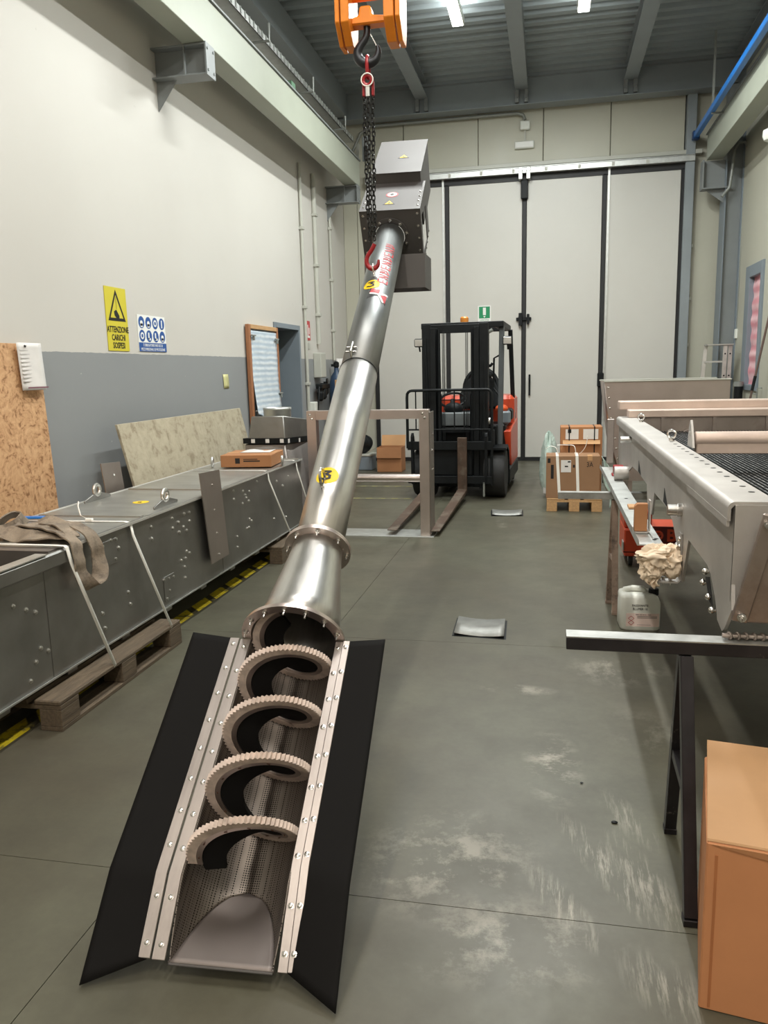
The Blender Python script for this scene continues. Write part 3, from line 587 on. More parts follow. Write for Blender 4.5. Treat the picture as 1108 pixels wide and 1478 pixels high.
hatch([(-.605, 8.6), (-.284, 8.62), (-.272, 8.30), (-.582, 8.28)], 'square steel drain plate on the floor near the forklift')
# dark floor crumbs
for k, (x, y) in enumerate(((.235, 2.58), (.135, 2.83))):
    m = MB(); m.sphere((0, 0, .004), .009 if k == 0 else .005, 8, 5, (1.3, .8, .5)); solo('floor_crumb', m, M_black, ('dark lump of dirt on the scuffed floor by the trestle foot', 'tiny dark speck of dirt on the floor left of the trestle')[k], 'dirt', (x, y, 0))

# ================================================================== AUGER (screw conveyor hanging from the crane)
_h, _i = -0.0497, 0.576
Aa = Vector((sin(_h) * cos(_i), cos(_h) * cos(_i), sin(_i))); Al = Vector((cos(_h), -sin(_h), 0)); An = Al.cross(Aa); Ao = Vector((-0.8195, 1.801, 0.2037))
AM = Matrix(((Al.x, Aa.x, An.x, Ao.x), (Al.y, Aa.y, An.y, Ao.y), (Al.z, Aa.z, An.z, Ao.z), (0, 0, 0, 1))); AMI = AM.inverted()
aug = thing('screw_conveyor', 'long inclined stainless screw conveyor hanging from the crane chain, its open trough nearest', 'screw conveyor', M=AM)
REL = 0.276   # downward bend of the lower end of the flanges
def bend(s): return 0.0 if s >= 0 else s * math.tan(REL)
R0 = 0.150; LS = 0.805
# ramp plate line: from lip (s=-.2,u=-.056) to (s=.02,u=-.15)
def plate_u(s): return -.056 + (s + .2) * (-.094 / .22)
m = MB(); NU = 28
srows = [-.2 + .22 * k / 12 for k in range(12)] + [.02 + (LS - .02) * k / 20 for k in range(21)]
for j, s in enumerate(srows):
    utop = bend(s); th_max = pi / 2 if utop > -1e-6 else math.acos(max(-1, min(1, -utop / R0)))
    ubot = plate_u(s) if s < .02 else -R0
    th_min = math.acos(max(-1, min(1, -ubot / R0))) if ubot > -R0 else 0.0
    for side in (-1, 1):
        for k in range(NU // 2 + 1):
            th = th_max + (th_min - th_max) * k / (NU // 2)
            m.v.append((side * R0 * sin(th), s, -R0 * cos(th)))
row = 2 * (NU // 2 + 1)
for j in range(len(srows) - 1):
    for sd in (0, 1):
        for k in range(NU // 2):
            a = j * row + sd * (NU // 2 + 1) + k; q = (a, a + 1, a + row + 1, a + row); m.f.append(q if sd == 0 else tuple(reversed(q)))
m.obj('perforated_trough', M_perf, aug, solid=.004)
m = MB()
def ramp_pt(u, v):
    s = -.2 + .22 * v; uu = plate_u(s); hw = sqrt(max(0, R0 * R0 - uu * uu)); return ((2 * u - 1) * (hw + .004), s, uu + .001)
m.grid(ramp_pt, 16, 14); o = m.obj('end_plate', M_endp, aug, solid=.005, soff=-1); o['label'] = 'smooth sloping end plate closing the trough'
m = MB(); m.tube([(-.14, -.203, -.060), (.14, -.203, -.060)], .004, 8); m.obj('lip', M_head, aug)
# flange strips, straight run plus bent lower end
def strip(t0, t1, s_b, L2, thick, z0, mat, nm='flange_strip'):
    m = MB(); st = [LS - .004, s_b, s_b - L2 * cos(REL)]; ut = [z0, z0, z0 - L2 * sin(REL)]
    for s, u in zip(st, ut): m.v += [(t0, s, u), (t1, s, u), (t1, s, u + thick), (t0, s, u + thick)]
    for k in range(2):
        a = 4 * k; m.f += [(a, a + 4, a + 5, a + 1), (a + 1, a + 5, a + 6, a + 2), (a + 2, a + 6, a + 7, a + 3), (a + 3, a + 7, a + 4, a)]
    m.f += [(0, 1, 2, 3), (11, 10, 9, 8)]
    return m.obj(nm, mat, aug, bev=.0012, smooth=20)
strip(-.2226, -.1895, 0.0, .207, .004, .007, M_strip); strip(-.187, -.150, 0.0, .207, .004, .001, M_strip)
strip(.150, .1765, .0466, .254, .004, .001, M_strip); strip(.1775, .2005, .0466, .254, .004, .007, M_strip)
# rubber side skirts between the strips
def skirt(side, ti, to_top, s_top_i, s_top_o, lip, corner, nm, sb=0.0):
    def fn(u, v):   # u across (0 inner), v along (0 bottom .. 1 top)
        if v < .25:
            k = v / .25; ins = lip[1] * (1 - k) + sb * k; inu = lip[2] * (1 - k); outs = corner[1] * (1 - k) + .0 * k; outu = corner[2] * (1 - k)
            to = corner[0] + (to_top - corner[0]) * k * .3
        else:
            k = (v - .25) / .75; ins = sb + (s_top_i - sb) * k; inu = 0; outs = s_top_o * k; outu = -.004 * sin(pi * k); to = corner[0] + (to_top - corner[0]) * (.3 + .7 * k)
        s = ins + (outs - ins) * u; uu = inu + (outu - inu) * u
        return (side * (ti + (to - ti) * u), s, uu + .0045)
    m = MB(); m.grid(fn, 10, 40); o = m.obj(nm, M_rubber, aug, solid=.006); o['label'] = 'flat black rubber skirt'
CORN_L = AMI @ Vector((-1.1650, 1.580, .012)); CORN_R = AMI @ Vector((-.4920, 1.608, .012))
skirt(-1, .200, .366, .80, .822, (.205, -.2, -.056), (-CORN_L.x, CORN_L.y, CORN_L.z - .0045), 'rubber_skirt')
skirt(1, .178, .319, .80, .815, (.19, -.1978, -.0692), (CORN_R.x, CORN_R.y, CORN_R.z - .0045), 'rubber_skirt', .0466)
bm_ = bolt_mesh('bolt', M_bolt, .0058, .006)
for t, k0, zz in ((-.206, 0, .011), (-.168, .5, .005), (.163, .3, .005), (.189, 0, .011)):
    for k in range(8): inst(bm_, 'bolt', aug, (t, .775 - .1 * k - .012 * k0, zz))
    for L in (.06, .172):
        sb = 0 if t < 0 else .0466; L2 = L * 1.0 + (0 if t < 0 else .04)
        M = Matrix.Translation((t, sb - L2 * cos(REL), zz - L2 * sin(REL))) @ Matrix.Rotation(REL, 4, 'X'); inst(bm_, 'bolt', aug, M=M)
# mouth ring
def ring(s0, s1, ri, ro, c=(0, 0), seg=56, a0=0, a1=2 * pi):
    m = MB(); vs = []
    full = abs(a1 - a0 - 2 * pi) < 1e-6; n = seg if full else seg + 1
    for k in range(n):
        a = a0 + (a1 - a0) * k / seg; dx, dz = sin(a), cos(a)
        vs += [(c[0] + ri * dx, s0, c[1] + ri * dz), (c[0] + ro * dx, s0, c[1] + ro * dz), (c[0] + ro * dx, s1, c[1] + ro * dz), (c[0] + ri * dx, s1, c[1] + ri * dz)]
    fs = []
    for k in range(seg):
        a = 4 * k; b = 4 * ((k + 1) % n)
        for q in range(4): fs.append((a + q, b + q, b + (q + 1) % 4, a + (q + 1) % 4))
    if not full: fs += [(3, 2, 1, 0), (4 * seg, 4 * seg + 1, 4 * seg + 2, 4 * seg + 3)]
    return m.add(vs, fs)
def tc(s): return .012 - .010 * (s - .8)      # slight run of the tube axis
o = ring(LS, LS + .008, .149, .181).obj('mouth_ring', M_pink, aug); o = ring(LS + .0085, LS + .0165, .149, .178).obj('mouth_ring', M_pink, aug)
rb = MB(); rb.lathe([(.010, 0), (.010, .002), (.0065, .0025), (.0065, .010), (.0035, .010), (.0035, .022), (.003, .024)], 8); rbm = rb.mesh('ring_bolt', M_bolt)
for an in (-75, -50, -25, 0, 25, 50, 75):
    a = radians(an); inst(rbm, 'ring_bolt', aug, M=align((.165 * sin(a), LS - .0005, .165 * cos(a)), (0, -1, 0)))
# cone and tube shells
def shell(prof, nm, mat, seg=56):
    m = MB(); n = len(prof)
    for s, r in prof:
        for k in range(seg): a = 2 * pi * k / seg; m.v.append((tc(s) * (1 if s > .9 else (s - .8) / .1 if s > .8 else 0) + r * sin(a), s, r * cos(a)))
    for i in range(n - 1):
        for k in range(seg): m.f.append((i * seg + (k + 1) % seg, (i + 1) * seg + (k + 1) % seg, (i + 1) * seg + k, i * seg + k))
    return m.obj(nm, mat, aug, solid=.004, soff=-1)
shell([(LS + .014, .153), (.9, .139), (1.0, .1245), (1.1, .110), (1.19, .0985), (1.2365, .0965)], 'cone', M_tube)
shell([(1.2375, .0945), (1.6, .0945), (2.0, .0945), (2.436, .0945)], 'tube', M_tube); o = shell([(2.440, .0925), (3.0, .0925), (3.5, .0925), (3.99, .0925)], 'upper_tube', M_tube2)
ring(2.4355, 2.4405, .088, .0965, (tc(2.44), 0)).obj('joint_seam', M_black, aug)
ring(1.2300, 1.2380, .09, .128, (tc(1.23), 0)).obj('tube_flange', M_pink, aug); ring(1.2386, 1.2466, .09, .128, (tc(1.23), 0)).obj('tube_flange', M_pink, aug)
for k in range(8):
    a = radians(45 * k + 10); inst(rbm, 'ring_bolt', aug, M=align((tc(1.23) + .113 * sin(a), 1.2295, .113 * cos(a)), (0, -1, 0)))
    m = MB(); 
# helix: black flight and bristle brush
def helix(ri, ro, th, nm, mat, a0, a1, per, teeth=0, tl=.006, lab=None):
    n = int((a1 - a0) / (2 * pi) * per); m = MB(); P = .19
    for k in range(n + 1):
        a = a0 + (a1 - a0) * k / n; s = .094 + P * a / (2 * pi)
        lim = 1e9 if s < LS else (.143 - (s - LS) * .145)
        r2 = min(ro - (tl if (teeth and k % 2) else 0), lim); 
        for r, ds in ((ri, -th / 2), (r2, -th / 2), (r2, th / 2), (ri, th / 2)): m.v.append((r * sin(a), s + ds, r * cos(a)))
    for k in range(n):
        b = 4 * k; c = b + 4
        for q in range(4): m.f.append((b + q, b + (q + 1) % 4, c + (q + 1) % 4, c + q))
    m.f += [(3, 2, 1, 0), (4 * n, 4 * n + 1, 4 * n + 2, 4 * n + 3)]
    o = m.obj(nm, mat, aug, smooth=30 if not teeth else 0)
    if lab: o['label'] = lab
    return o
A0, A1 = -pi / 2 - .08, 2 * pi * 3.95
helix(.036, .106, .012, 'spiral_flight', M_rubber, A0 - .25, A1, 60, lab='black shaftless spiral blade')
helix(.102, .118, .020, 'brush_holder', M_pink, A0, A1, 60)
helix(.118, .1485, .021, 'brush', M_brush, A0 + .02, A1, 134, True, .008, lab='rosy bristle brush edging the spiral')
m = MB()
for k in range(14):
    a = A0 + .25 + k * .62 + random.uniform(-.1, .1); s = .094 + .19 * a / (2 * pi) - .0107
    M = align((.110 * sin(a), s, .110 * cos(a)), (0, -1, 0), (sin(a), 0, cos(a))); m.box(-.0018, .0018, -.005, .005, 0, .0012, M)
m.obj('brush_clips', pm('clip_rust', (.12, .06, .04, 1), .6), aug)['kind'] = 'stuff'
# lifting eyes and joint clamp
def tub(s, ang, rr): return Vector((tc(s) + rr * sin(ang), s, rr * cos(ang)))
def eye(s, ang, R, r, nm='lifting_eye'):
    c = tub(s, ang, .0945 + R * .72); d = (sin(ang), 0, cos(ang))
    m = MB(); M = Matrix(((0, d[0], 1, 0), (1, 0, 0, 0), (0, d[2], 0, 0), (0, 0, 0, 1)))
    m.tube([c + Vector((0, cos(2 * pi * k / 20) * R * .8, 0)) + Vector(d) * sin(2 * pi * k / 20) * R for k in range(20)], r, 8, closed=True)
    m.box(-.003, .003, -.04, .04, 0, .012, Matrix.Translation(tub(s, ang, .093)) @ Matrix.Rotation(ang, 4, 'Y')); return m.obj(nm, M_bolt, aug)
eye(1.515, -.06, .042, .006); EYE_S = 3.32; eye(EYE_S, -.10, .03, .0055)
m = MB(); p = tub(2.47, -.25, .098); m.tube([p + Vector((0, -.03, .0)), p + Vector((0, -.02, .03)), p + Vector((0, .06, .03)), p + Vector((0, .07, 0))], .006, 8); m.tube([p + Vector((-.03, .005, .012)), p + Vector((.02, .005, .012))], .005, 8); m.tube([p + Vector((-.03, .045, .012)), p + Vector((.02, .045, .012))], .005, 8); m.obj('clamp_latch', M_bolt, aug)
# stickers and print on the curved tube
def patch(poly2, nm, mat, parent, s0, a0, rad, lift=.0012):
    """poly2: points (across metres, along metres) on the unrolled tube around (a0, s0); built as a fan that follows the curve"""
    m = MB(); cx = sum(p[0] for p in poly2) / len(poly2); cy = sum(p[1] for p in poly2) / len(poly2)
    K = 4; n = len(poly2); vs = []
    for j in range(K + 1):
        for x, y in poly2:
            xx = cx + (x - cx) * j / K; yy = cy + (y - cy) * j / K; vs.append(tub(s0 + yy, a0 + xx / rad, rad + lift))
    fs = []
    for j in range(K):
        for k in range(n): fs.append((j * n + k, j * n + (k + 1) % n, (j + 1) * n + (k + 1) % n, (j + 1) * n + k))
    m.add(vs, fs); return m.obj(nm, mat, parent)
def ell(rx, ry, n=24): return [(rx * cos(2 * pi * k / n), ry * sin(2 * pi * k / n)) for k in range(n)]
def strokes(lst, wd, nm, mat, parent, s0, a0, rad, lift):
    m = MB()
    for pl in lst:
        for a, b in zip(pl[:-1], pl[1:]):
            a_ = Vector((a[0], a[1])); b_ = Vector((b[0], b[1])); d = (b_ - a_); L = d.length; d /= L; nn = Vector((-d.y, d.x)) * wd / 2; a_ -= d * wd * .3; b_ += d * wd * .3; N = max(1, int(L / .008)); vs = []
            for k in range(N + 1):
                c = a_ + (b_ - a_) * k / N
                for sg in (-1, 1): e = c + nn * sg; vs.append(tub(s0 + e.y, a0 + e.x / rad, rad + lift))
            m.add(vs, [(2 * k, 2 * k + 1, 2 * k + 3, 2 * k + 2) for k in range(N)])
    return m.obj(nm, mat, parent)
hookmark = [[(-.018, .024), (.012, .024), (-.004, .006), (.012, -.002), (.012, -.018), (-.004, -.026), (-.022, -.018)]]
for s0, a0, rad in ((3.19, -.14, .0925), (1.565, -.02, .0945)):
    st = patch(ell(.048, .050), 'hook_sticker', M_yellow, aug, s0, a0, rad, .0012); st['label'] = 'round yellow sticker with a black lifting mark'
    strokes(hookmark, .011, 'print', M_blackink, st, s0, a0, rad, .0026)
# red logo print: worn upright letters and the square emblem
lets = []
y = 0.0
shapes = [[(0, .0), (.05, .0)], None]
for k in range(9):
    y0 = .055 * k
    lets += [[(-.026, y0), (.026, y0 + .008)]]
    if k % 3 == 0: lets += [[(-.026, y0), (-.026, y0 + .034)], [(0, y0 + .002), (0, y0 + .03)], [(.026, y0 + .008), (.026, y0 + .04)]]
    elif k % 3 == 1: lets += [[(-.026, y0), (.026, y0 + .036)], [(-.026, y0 + .03), (.026, y0 + .036)]]
    else: lets += [[(.026, y0 + .008), (.01, y0 + .034), (-.026, y0 + .034)], [(-.026, y0 + .012), (.0, y0 + .018)]]
o = strokes(lets, .009, 'logo_print', M_redink, aug, 3.22, .50, .0925, .0012); o['label'] = 'worn red lettering running up the tube'
emb = patch([(-.06, -.055), (.05, -.075), (.062, .055), (-.05, .062)], 'emblem_sticker', M_blackink, aug, 3.085, .42, .0925, .0012); emb['label'] = 'square emblem sticker in red white and black'
patch([(-.050, .005), (.0, .0), (.005, .05), (-.043, .052)], 'print', M_redink, emb, 3.085, .42, .0925, .0024); patch([(.012, -.035), (.045, -.06), (.05, .02), (.018, .01)], 'print', M_redink, emb, 3.085, .42, .0925, .0024)
strokes([[(-.045, .0), (.0, -.005), (.03, -.06)], [(.0, -.005), (.03, .02), (.048, .03)]], .015, 'print', M_white, emb, 3.085, .42, .0925, .0026)
# discharge head: open plate box, upper cover, chute
S0, S1 = 4.0, 4.44; TL, TR, UB, UT = -.200, .184, -.208, .166
def hole_plate(t0, t1, u0, u1, s, th, r, cx, seg=32):
    m = MB(); out = []
    for k in range(seg):
        a = 2 * pi * k / seg; dx, dz = sin(a), cos(a); q = min((t1 - cx) / dx if dx > 1e-6 else (t0 - cx) / dx if dx < -1e-6 else 1e9, u1 / dz if dz > 1e-6 else u0 / dz if dz < -1e-6 else 1e9); out.append((cx + dx * q, dz * q))
    crn = [(t1, u1), (t1, u0), (t0, u0), (t0, u1)]
    for (x, z) in crn:   # snap nearest outline point to each corner
        k = min(range(seg), key=lambda i: (out[i][0] - x) ** 2 + (out[i][1] - z) ** 2); out[k] = (x, z)
    for sy in (s, s + th):
        m.v += [(cx + r * sin(2 * pi * k / seg), sy, r * cos(2 * pi * k / seg)) for k in range(seg)] + [(x, sy, z) for x, z in out]
    for k in range(seg):
        k2 = (k + 1) % seg; o2 = 2 * seg
        m.f += [(k, k2, seg + k2, seg + k), (o2 + k, o2 + seg + k, o2 + seg + k2, o2 + k2), (seg + k, seg + k2, o2 + seg + k2, o2 + seg + k), (k, o2 + k, o2 + k2, k2)]
    return m
hole_plate(TL, TR, UB, UT, S0, .008, .095, tc(4.0)).obj('front_plate', M_head, aug, smooth=0)
ring(S0 - .010, S0 - .001, .0955, .122, (tc(4.0), 0)).obj('head_ring', M_head, aug)
for k in range(10): a = 2 * pi * k / 10 + .1; inst(rbm, 'ring_bolt', aug, M=align((tc(4) + .110 * sin(a), S0 - .0105, .110 * cos(a)), (0, -1, 0)))
m = MB(); m.box(TL, TR, S0 - .004, S1, UT, UT + .006); m.obj('top_plate', M_head, aug)
m = MB(); m.box(TL, TL + .006, S0 + .008, S1, UB, UT); m.obj('side_plate', M_head, aug)
m = MB(); xa, xb = TR - .006, TR
m.prism([(xa, S0 + .008, UT), (xa, S1, UT), (xa, S1 - .0, -.16), (xa, S1 - .12, -.17), (xa, S1 - .12, .06), (xa, S0 + .07, .10)], (.006, 0, 0)); m.prism([(xa, S0 + .008, UT), (xa, S0 + .07, .10), (xa, S0 + .05, -.14), (xa, S0 + .008, UB)], (.006, 0, 0)); m.prism([(xa, S0 + .05, -.14), (xa, S1 - .12, -.17), (xa, S1, -.16), (xa, S0 + .008, UB)], (.006, 0, 0)); m.obj('side_frame', M_head, aug, smooth=0)
m = MB(); m.box(TL, TR, S1 - .006, S1, .02, UT); m.obj('back_plate', M_head, aug)
for k in range(5):
    u = UT - .025 - k * .08
    for x in (TL + .022, TR - .02): inst(bm_, 'bolt', aug, M=align((x, S0, u), (0, -1, 0)))
for k in range(4):
    for x in (TL + .022, TR - .02): inst(bm_, 'bolt', aug, (x, S0 + .05 + k * .07, UT + .006))
for k in range(6): inst(bm_, 'bolt', aug, M=align((TR, S1 - .03 - .07 * k, -.155 - .008 * k), (1, 0, 0)))
m = MB(); m.box(-.165, .155, S1 - .01, 5.02, -.12, .236); m.obj('upper_cover', M_head, aug, bev=.003)
m = MB(); m.box(-.170, .160, S1 - .016, 5.025, .236, .241); m.obj('cover_lid', M_head, aug)
def deco(p, poly, mat, nm, par=aug):
    m = MB(); m.prism([(p[0] + x, p[1] + y, p[2]) for x, y in poly], (0, 0, .0012)); return m.obj(nm, mat, par)
for p in ((0.02, 4.70, .241), (-.02, 4.10, .172)):
    a = deco(p, [(-.038, -.02), (.038, -.02), (0, .05)], M_blackink, 'warning_sticker'); a['label'] = 'yellow triangular warning sticker'; deco((p[0], p[1], p[2] + .0012), [(-.027, -.014), (.027, -.014), (0, .037)], M_yellow, 'print', a); deco((p[0], p[1], p[2] + .0024), [(-.004, -.006), (.004, -.006), (.003, .016), (-.003, .016)], M_blackink, 'symbol', a)
c_ = deco((-.015, 4.235, .172), ell(.040, .040), M_redink, 'prohibition_sticker'); c_['label'] = 'round red and white prohibition sticker'; deco((-.015, 4.235, .1732), ell(.031, .031), M_white, 'print', c_); deco((-.015, 4.235, .1744), ell(.012, .014), M_blackink, 'symbol', c_)
# vertical chute below the head (world upright), open underneath
m = MB(); x0, x1, y0, y1 = -1.16, -.775, 5.08, 5.34; zt, zb = 2.26, 2.055
def wb_(q): return [AMI @ Vector(p) for p in q]
for (ax, ay, bx, by) in ((x0, y0, x1, y0), (x1, y0, x1, y1), (x1, y1, x0, y1), (x0, y1, x0, y0)):
    m.add(wb_([(ax, ay, zb), (bx, by, zb), (bx, by, zt), (ax, ay, zt)]), [(0, 1, 2, 3)])
m.obj('chute', M_head, aug, solid=.004, weld=True, smooth=0)

# ================================================================== CRANE HOOK AND CHAIN SLING
EW = AM @ tub(EYE_S, -.10, .0945 + .03 * 1.5); HX, HY = EW.x, EW.y
hb = thing('crane_hook_block', 'orange crane bottom block with a black swivel hook hanging in the top of view', 'crane hook', (HX, HY, 3.26))
m = MB()
def sideplate(x0, x1): 
    m = MB(); m.prism([(x0, -.11, .09), (x0, -.02, .0), (x0, .08, .0), (x0, .11, .09), (x0, .11, .55), (x0, -.11, .55)], (x1 - x0, 0, 0)); return m
for x0, x1 in ((-.148, -.124), (-.117, -.072), (.112, .166), (.173, .198)): sideplate(x0, x1).obj('side_plate', M_orange, hb, bev=.003, smooth=20)
m = MB(); m.tube([(-.075, 0, .255), (.115, 0, .255)], .035, 14); m.obj('cross_pin', M_orange, hb)
m = MB(); m.prism([(-.078, -.04, .095), (.112, -.04, .095), (.112, -.04, .13), (.036, -.04, .138), (.03, -.04, .185), (-.03, -.04, .185), (-.036, -.04, .138), (-.078, -.04, .13)], (0, .08, 0)); m.obj('trunnion', M_orange, hb, bev=.008)
m = MB(); m.tube([(-.10, -.08, .42), (.10, -.08, .42)], .055, 20); m.tube([(-.10, .08, .42), (.10, .08, .42)], .055, 20); m.obj('sheave', M_orange, hb)
pts = [(.0, .12), (.0, .06), (-.012, .01), (-.045, -.045), (-.066, -.10), (-.058, -.155), (-.022, -.195), (.022, -.197), (.058, -.165), (.072, -.115), (.070, -.075), (.064, -.05)]
rs_ = [.026, .026, .027, .030, .034, .037, .038, .036, .031, .024, .017, .010]
def smoothp(P, R, k=4):
    out = []; ro = []
    for i in range(len(P) - 1):
        p0 = Vector(P[max(i - 1, 0)]); p1 = Vector(P[i]); p2 = Vector(P[i + 1]); p3 = Vector(P[min(i + 2, len(P) - 1)])
        for j in range(k):
            t = j / k; out.append(.5 * ((2 * p1) + (p2 - p0) * t + (2 * p0 - 5 * p1 + 4 * p2 - p3) * t * t + (3 * p1 - p0 - 3 * p2 + p3) * t ** 3)); ro.append(R[i] + (R[i + 1] - R[i]) * t)
    out.append(Vector(P[-1])); ro.append(R[-1]); return out, ro
P, Rr = smoothp([(x * .82, 0, (z - .12) * .58 + .10) for x, z in pts], [r * .72 for r in rs_]); m = MB(); m.tube(P, Rr, 12); m.obj('hook', M_hook, hb, smooth=60)
m = MB(); m.bar((.020, 0, .055), (.052, 0, -.005), .005, .016, up=(0, 1, 0)); m.obj('safety_latch', M_bolt, hb)
# sling
HK = 3.26 - .084 + .027    # inside of the hook bowl
sl = thing('chain_sling', 'dark lifting chain with red fittings hanging from the crane hook down to the tube', 'chain sling', (HX, HY, HK)); oz = HK
m = MB(); N = 24; Rz, Rx = .055, .024
m.tube([(0, cos(2 * pi * k / N) * Rx, -.048 + sin(2 * pi * k / N) * Rz) for k in range(N)], .010, 8, closed=True); m.obj('master_link', M_redpaint, sl)
m = MB(); m.torus((0, -.018, -.118), .024, .011, align((0, 0, 0), (0, 1, 0)).to_3x3().to_4x4(), 20, 8); m.obj('coupling_ring', M_redpaint, sl)
m = MB(); m.torus((0, -.030, -.118), .032, .0035, align((0, 0, 0), (0, 1, 0)).to_3x3().to_4x4(), 24, 6); m.obj('rim', M_strap, sl)
for x in (-.025, .025): m = MB(); m.box(x - .007, x + .007, -.015, .015, -.195, -.115); m.obj('shortener', M_redpaint, sl, bev=.004)
m = MB(); m.box(-.008, .012, -.03, -.024, -.20, -.15); m.obj('tag_plate', M_galv, sl)
lk = MB(); a, b = .0075, .0155; path = []
for k in range(8): an = -pi / 2 + pi * k / 7; path.append((cos(an) * a * 1.0, 0, 0))
path = [(a * cos(t), 0, b * .5 + a * sin(t)) for t in [pi * k / 5 for k in range(6)]] + [(a * cos(t), 0, -b * .5 + a * sin(t)) for t in [pi + pi * k / 5 for k in range(6)]]
lk.tube(path, .0034, 5, closed=True); lkm = lk.mesh('chain_link', M_chain)
ztop, zbot = -.185, (EW.z + .115) - oz; PL = .0236
for ci, (x, y, ln) in enumerate(((-.026, 0, 0), (.000, -.02, .03), (.022, .0, .0))):
    n = int((ztop - zbot - ln) / PL)
    for k in range(n):
        q = k / n; xx = x * (1 - .35 * q) + .003 * sin(k * .7 + ci); z = ztop - (k + .5) * PL
        inst(lkm, 'chain_link', sl, M=Matrix.Translation((xx, y + .002 * sin(k * .5), z)) @ Matrix.Rotation(pi / 4 + (pi / 2 if k % 2 else 0) + .2 * sin(k + ci), 4, 'Z') @ Matrix.Diagonal((1.1, 1.1, 1.0, 1)))
zr = EW.z - oz
P, Rr = smoothp([(.012, 0, zr + .115), (-.004, 0, zr + .085), (-.030, 0, zr + .05), (-.036, 0, zr + .015), (-.018, 0, zr - .012), (.008, 0, zr - .016), (.028, 0, zr + .0), (.033, 0, zr + .03)], [.012, .012, .012, .013, .014, .014, .011, .006])
m = MB(); m.tube(P, Rr, 10); m.obj('sling_hook', M_redpaint, sl, smooth=60)
m = MB(); m.tube([(.0, 0, zr + .012), (.004, -.004, zr - .03), (.006, -.01, zr - .06)], .0035, 6); m.obj('wire_loop', M_strap, sl)

# ================================================================== LEFT SIDE
# pallets: boards along Y, blocks, bottom boards
blk = {}
def pallet(name_lab, x0, x1, y0, y1, z=0.0, along='y', mat=None):
    mat = mat or M_wood
    t = thing('wooden_pallet', name_lab, 'pallet', ((x0 + x1) / 2, (y0 + y1) / 2, z)); hx, hy = (x1 - x0) / 2, (y1 - y0) / 2
    if along == 'x': hx, hy = hy, hx
    def T(m): 
        if along == 'x': m.v = [(p[1], -p[0], p[2]) for p in m.v]
        return m
    for k, wd in zip((-1, -.5, 0, .5, 1), (.13, .09, .13, .09, .13)):
        c = k * (hx - wd / 2) if abs(k) == 1 else k * hx; e = random.uniform(-.006, .006); m = MB(); m.box(c - wd / 2, c + wd / 2, -hy + e, hy + e, .122, .144); T(m).obj('deck_board', mat, t, bev=.005)
    for k in (-1, 0, 1):
        m = MB(); m.box(-hx, hx, k * (hy - .07) - .07, k * (hy - .07) + .07, .10, .122); T(m).obj('cross_board', mat, t, bev=.002)
        cx = k * (hx - .055); m = MB(); m.box(cx - .055, cx + .055, -hy, hy, 0, .020); T(m).obj('bottom_board', mat, t, bev=.002)
        for q in (-1, 0, 1):
            cy = q * (hy - .07); m = MB(); m.box(cx - .055, cx + .055, cy - .07, cy + .07, .020, .10); T(m).obj('block', mat, t, bev=.003)
    return t
pallet('grey weathered pallet under the near end of the long conveyor trough', -2.92, -2.10, 2.92, 4.10); pallet('weathered pallet under the far end of the long conveyor trough', -2.92, -2.13, 6.0, 7.1)
# long conveyor trough
TX0, TX1, TY0, TY1, TZ0, TZ1 = -2.86, -2.22, 1.2, 6.87, .188, .77
tr = thing('conveyor_trough', 'long closed grey steel conveyor trough lying on pallets along the left wall', 'conveyor', (TX1, 4.0, 0)); ox, oy = TX1, 4.0
def L(x, y, z): return (x - ox, y - oy, z)
def bx(m, x0, x1, y0, y1, z0, z1): return m.box(x0 - ox, x1 - ox, y0 - oy, y1 - oy, z0, z1)
pan = [TY0, 2.98, 3.20, 5.0, TY1]
for a, b in ((TY0, 3.06), (3.066, 5.02), (5.026, TY1)):
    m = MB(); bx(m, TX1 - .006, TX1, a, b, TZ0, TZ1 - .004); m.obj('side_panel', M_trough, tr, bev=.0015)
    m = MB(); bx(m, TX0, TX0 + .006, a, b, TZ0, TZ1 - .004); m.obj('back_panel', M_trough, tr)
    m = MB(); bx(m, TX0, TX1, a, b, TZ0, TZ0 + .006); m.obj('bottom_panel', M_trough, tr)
m = MB(); bx(m, TX0, TX1, TY1, TY1 + .006, TZ0, TZ1); m.obj('end_panel', M_trough, tr)
m = MB(); bx(m, TX1 - .012, TX1 + .008, TY0, TY1, TZ0 - .004, TZ0 + .004); m.obj('bottom_edge', M_galv, tr)
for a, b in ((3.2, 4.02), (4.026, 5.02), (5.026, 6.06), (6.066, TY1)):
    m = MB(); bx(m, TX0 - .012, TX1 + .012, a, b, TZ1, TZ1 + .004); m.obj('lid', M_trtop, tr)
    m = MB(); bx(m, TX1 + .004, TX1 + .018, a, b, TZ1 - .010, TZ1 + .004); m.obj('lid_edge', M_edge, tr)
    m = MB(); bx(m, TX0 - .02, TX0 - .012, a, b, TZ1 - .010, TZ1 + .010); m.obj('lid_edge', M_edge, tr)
    m = MB(); m.bar(L(TX0, b - .05, TZ1 + .008), L(TX1, b - .05, TZ1 + .008), .03, .008); m.obj('lid_rib', M_trtop, tr)
m = MB(); bx(m, TX0, TX0 + .03, TY0, 3.2, TZ1 - .004, TZ1 + .006); m.obj('back_flange', M_galv, tr)
m = MB(); m.prism([L(TX1 - .03, TY0, TZ1 + .002), L(TX1 + .030, TY0, TZ1 + .002), L(TX1 + .030, 3.06, TZ1 + .002), L(TX1 - .03, 3.06, TZ1 + .002)], (0, 0, .005)); m.obj('front_flange', M_galv, tr)
m = MB(); bx(m, TX1 + .001, TX1 + .030, TY0, 3.24, .70, TZ1); m.obj('side_band', M_trough, tr, bev=.008)
m = MB(); bx(m, TX0 + .01, TX1 - .006, 3.12, 3.2, .56, TZ1 + .004); m.obj('cross_plate', M_brown, tr)
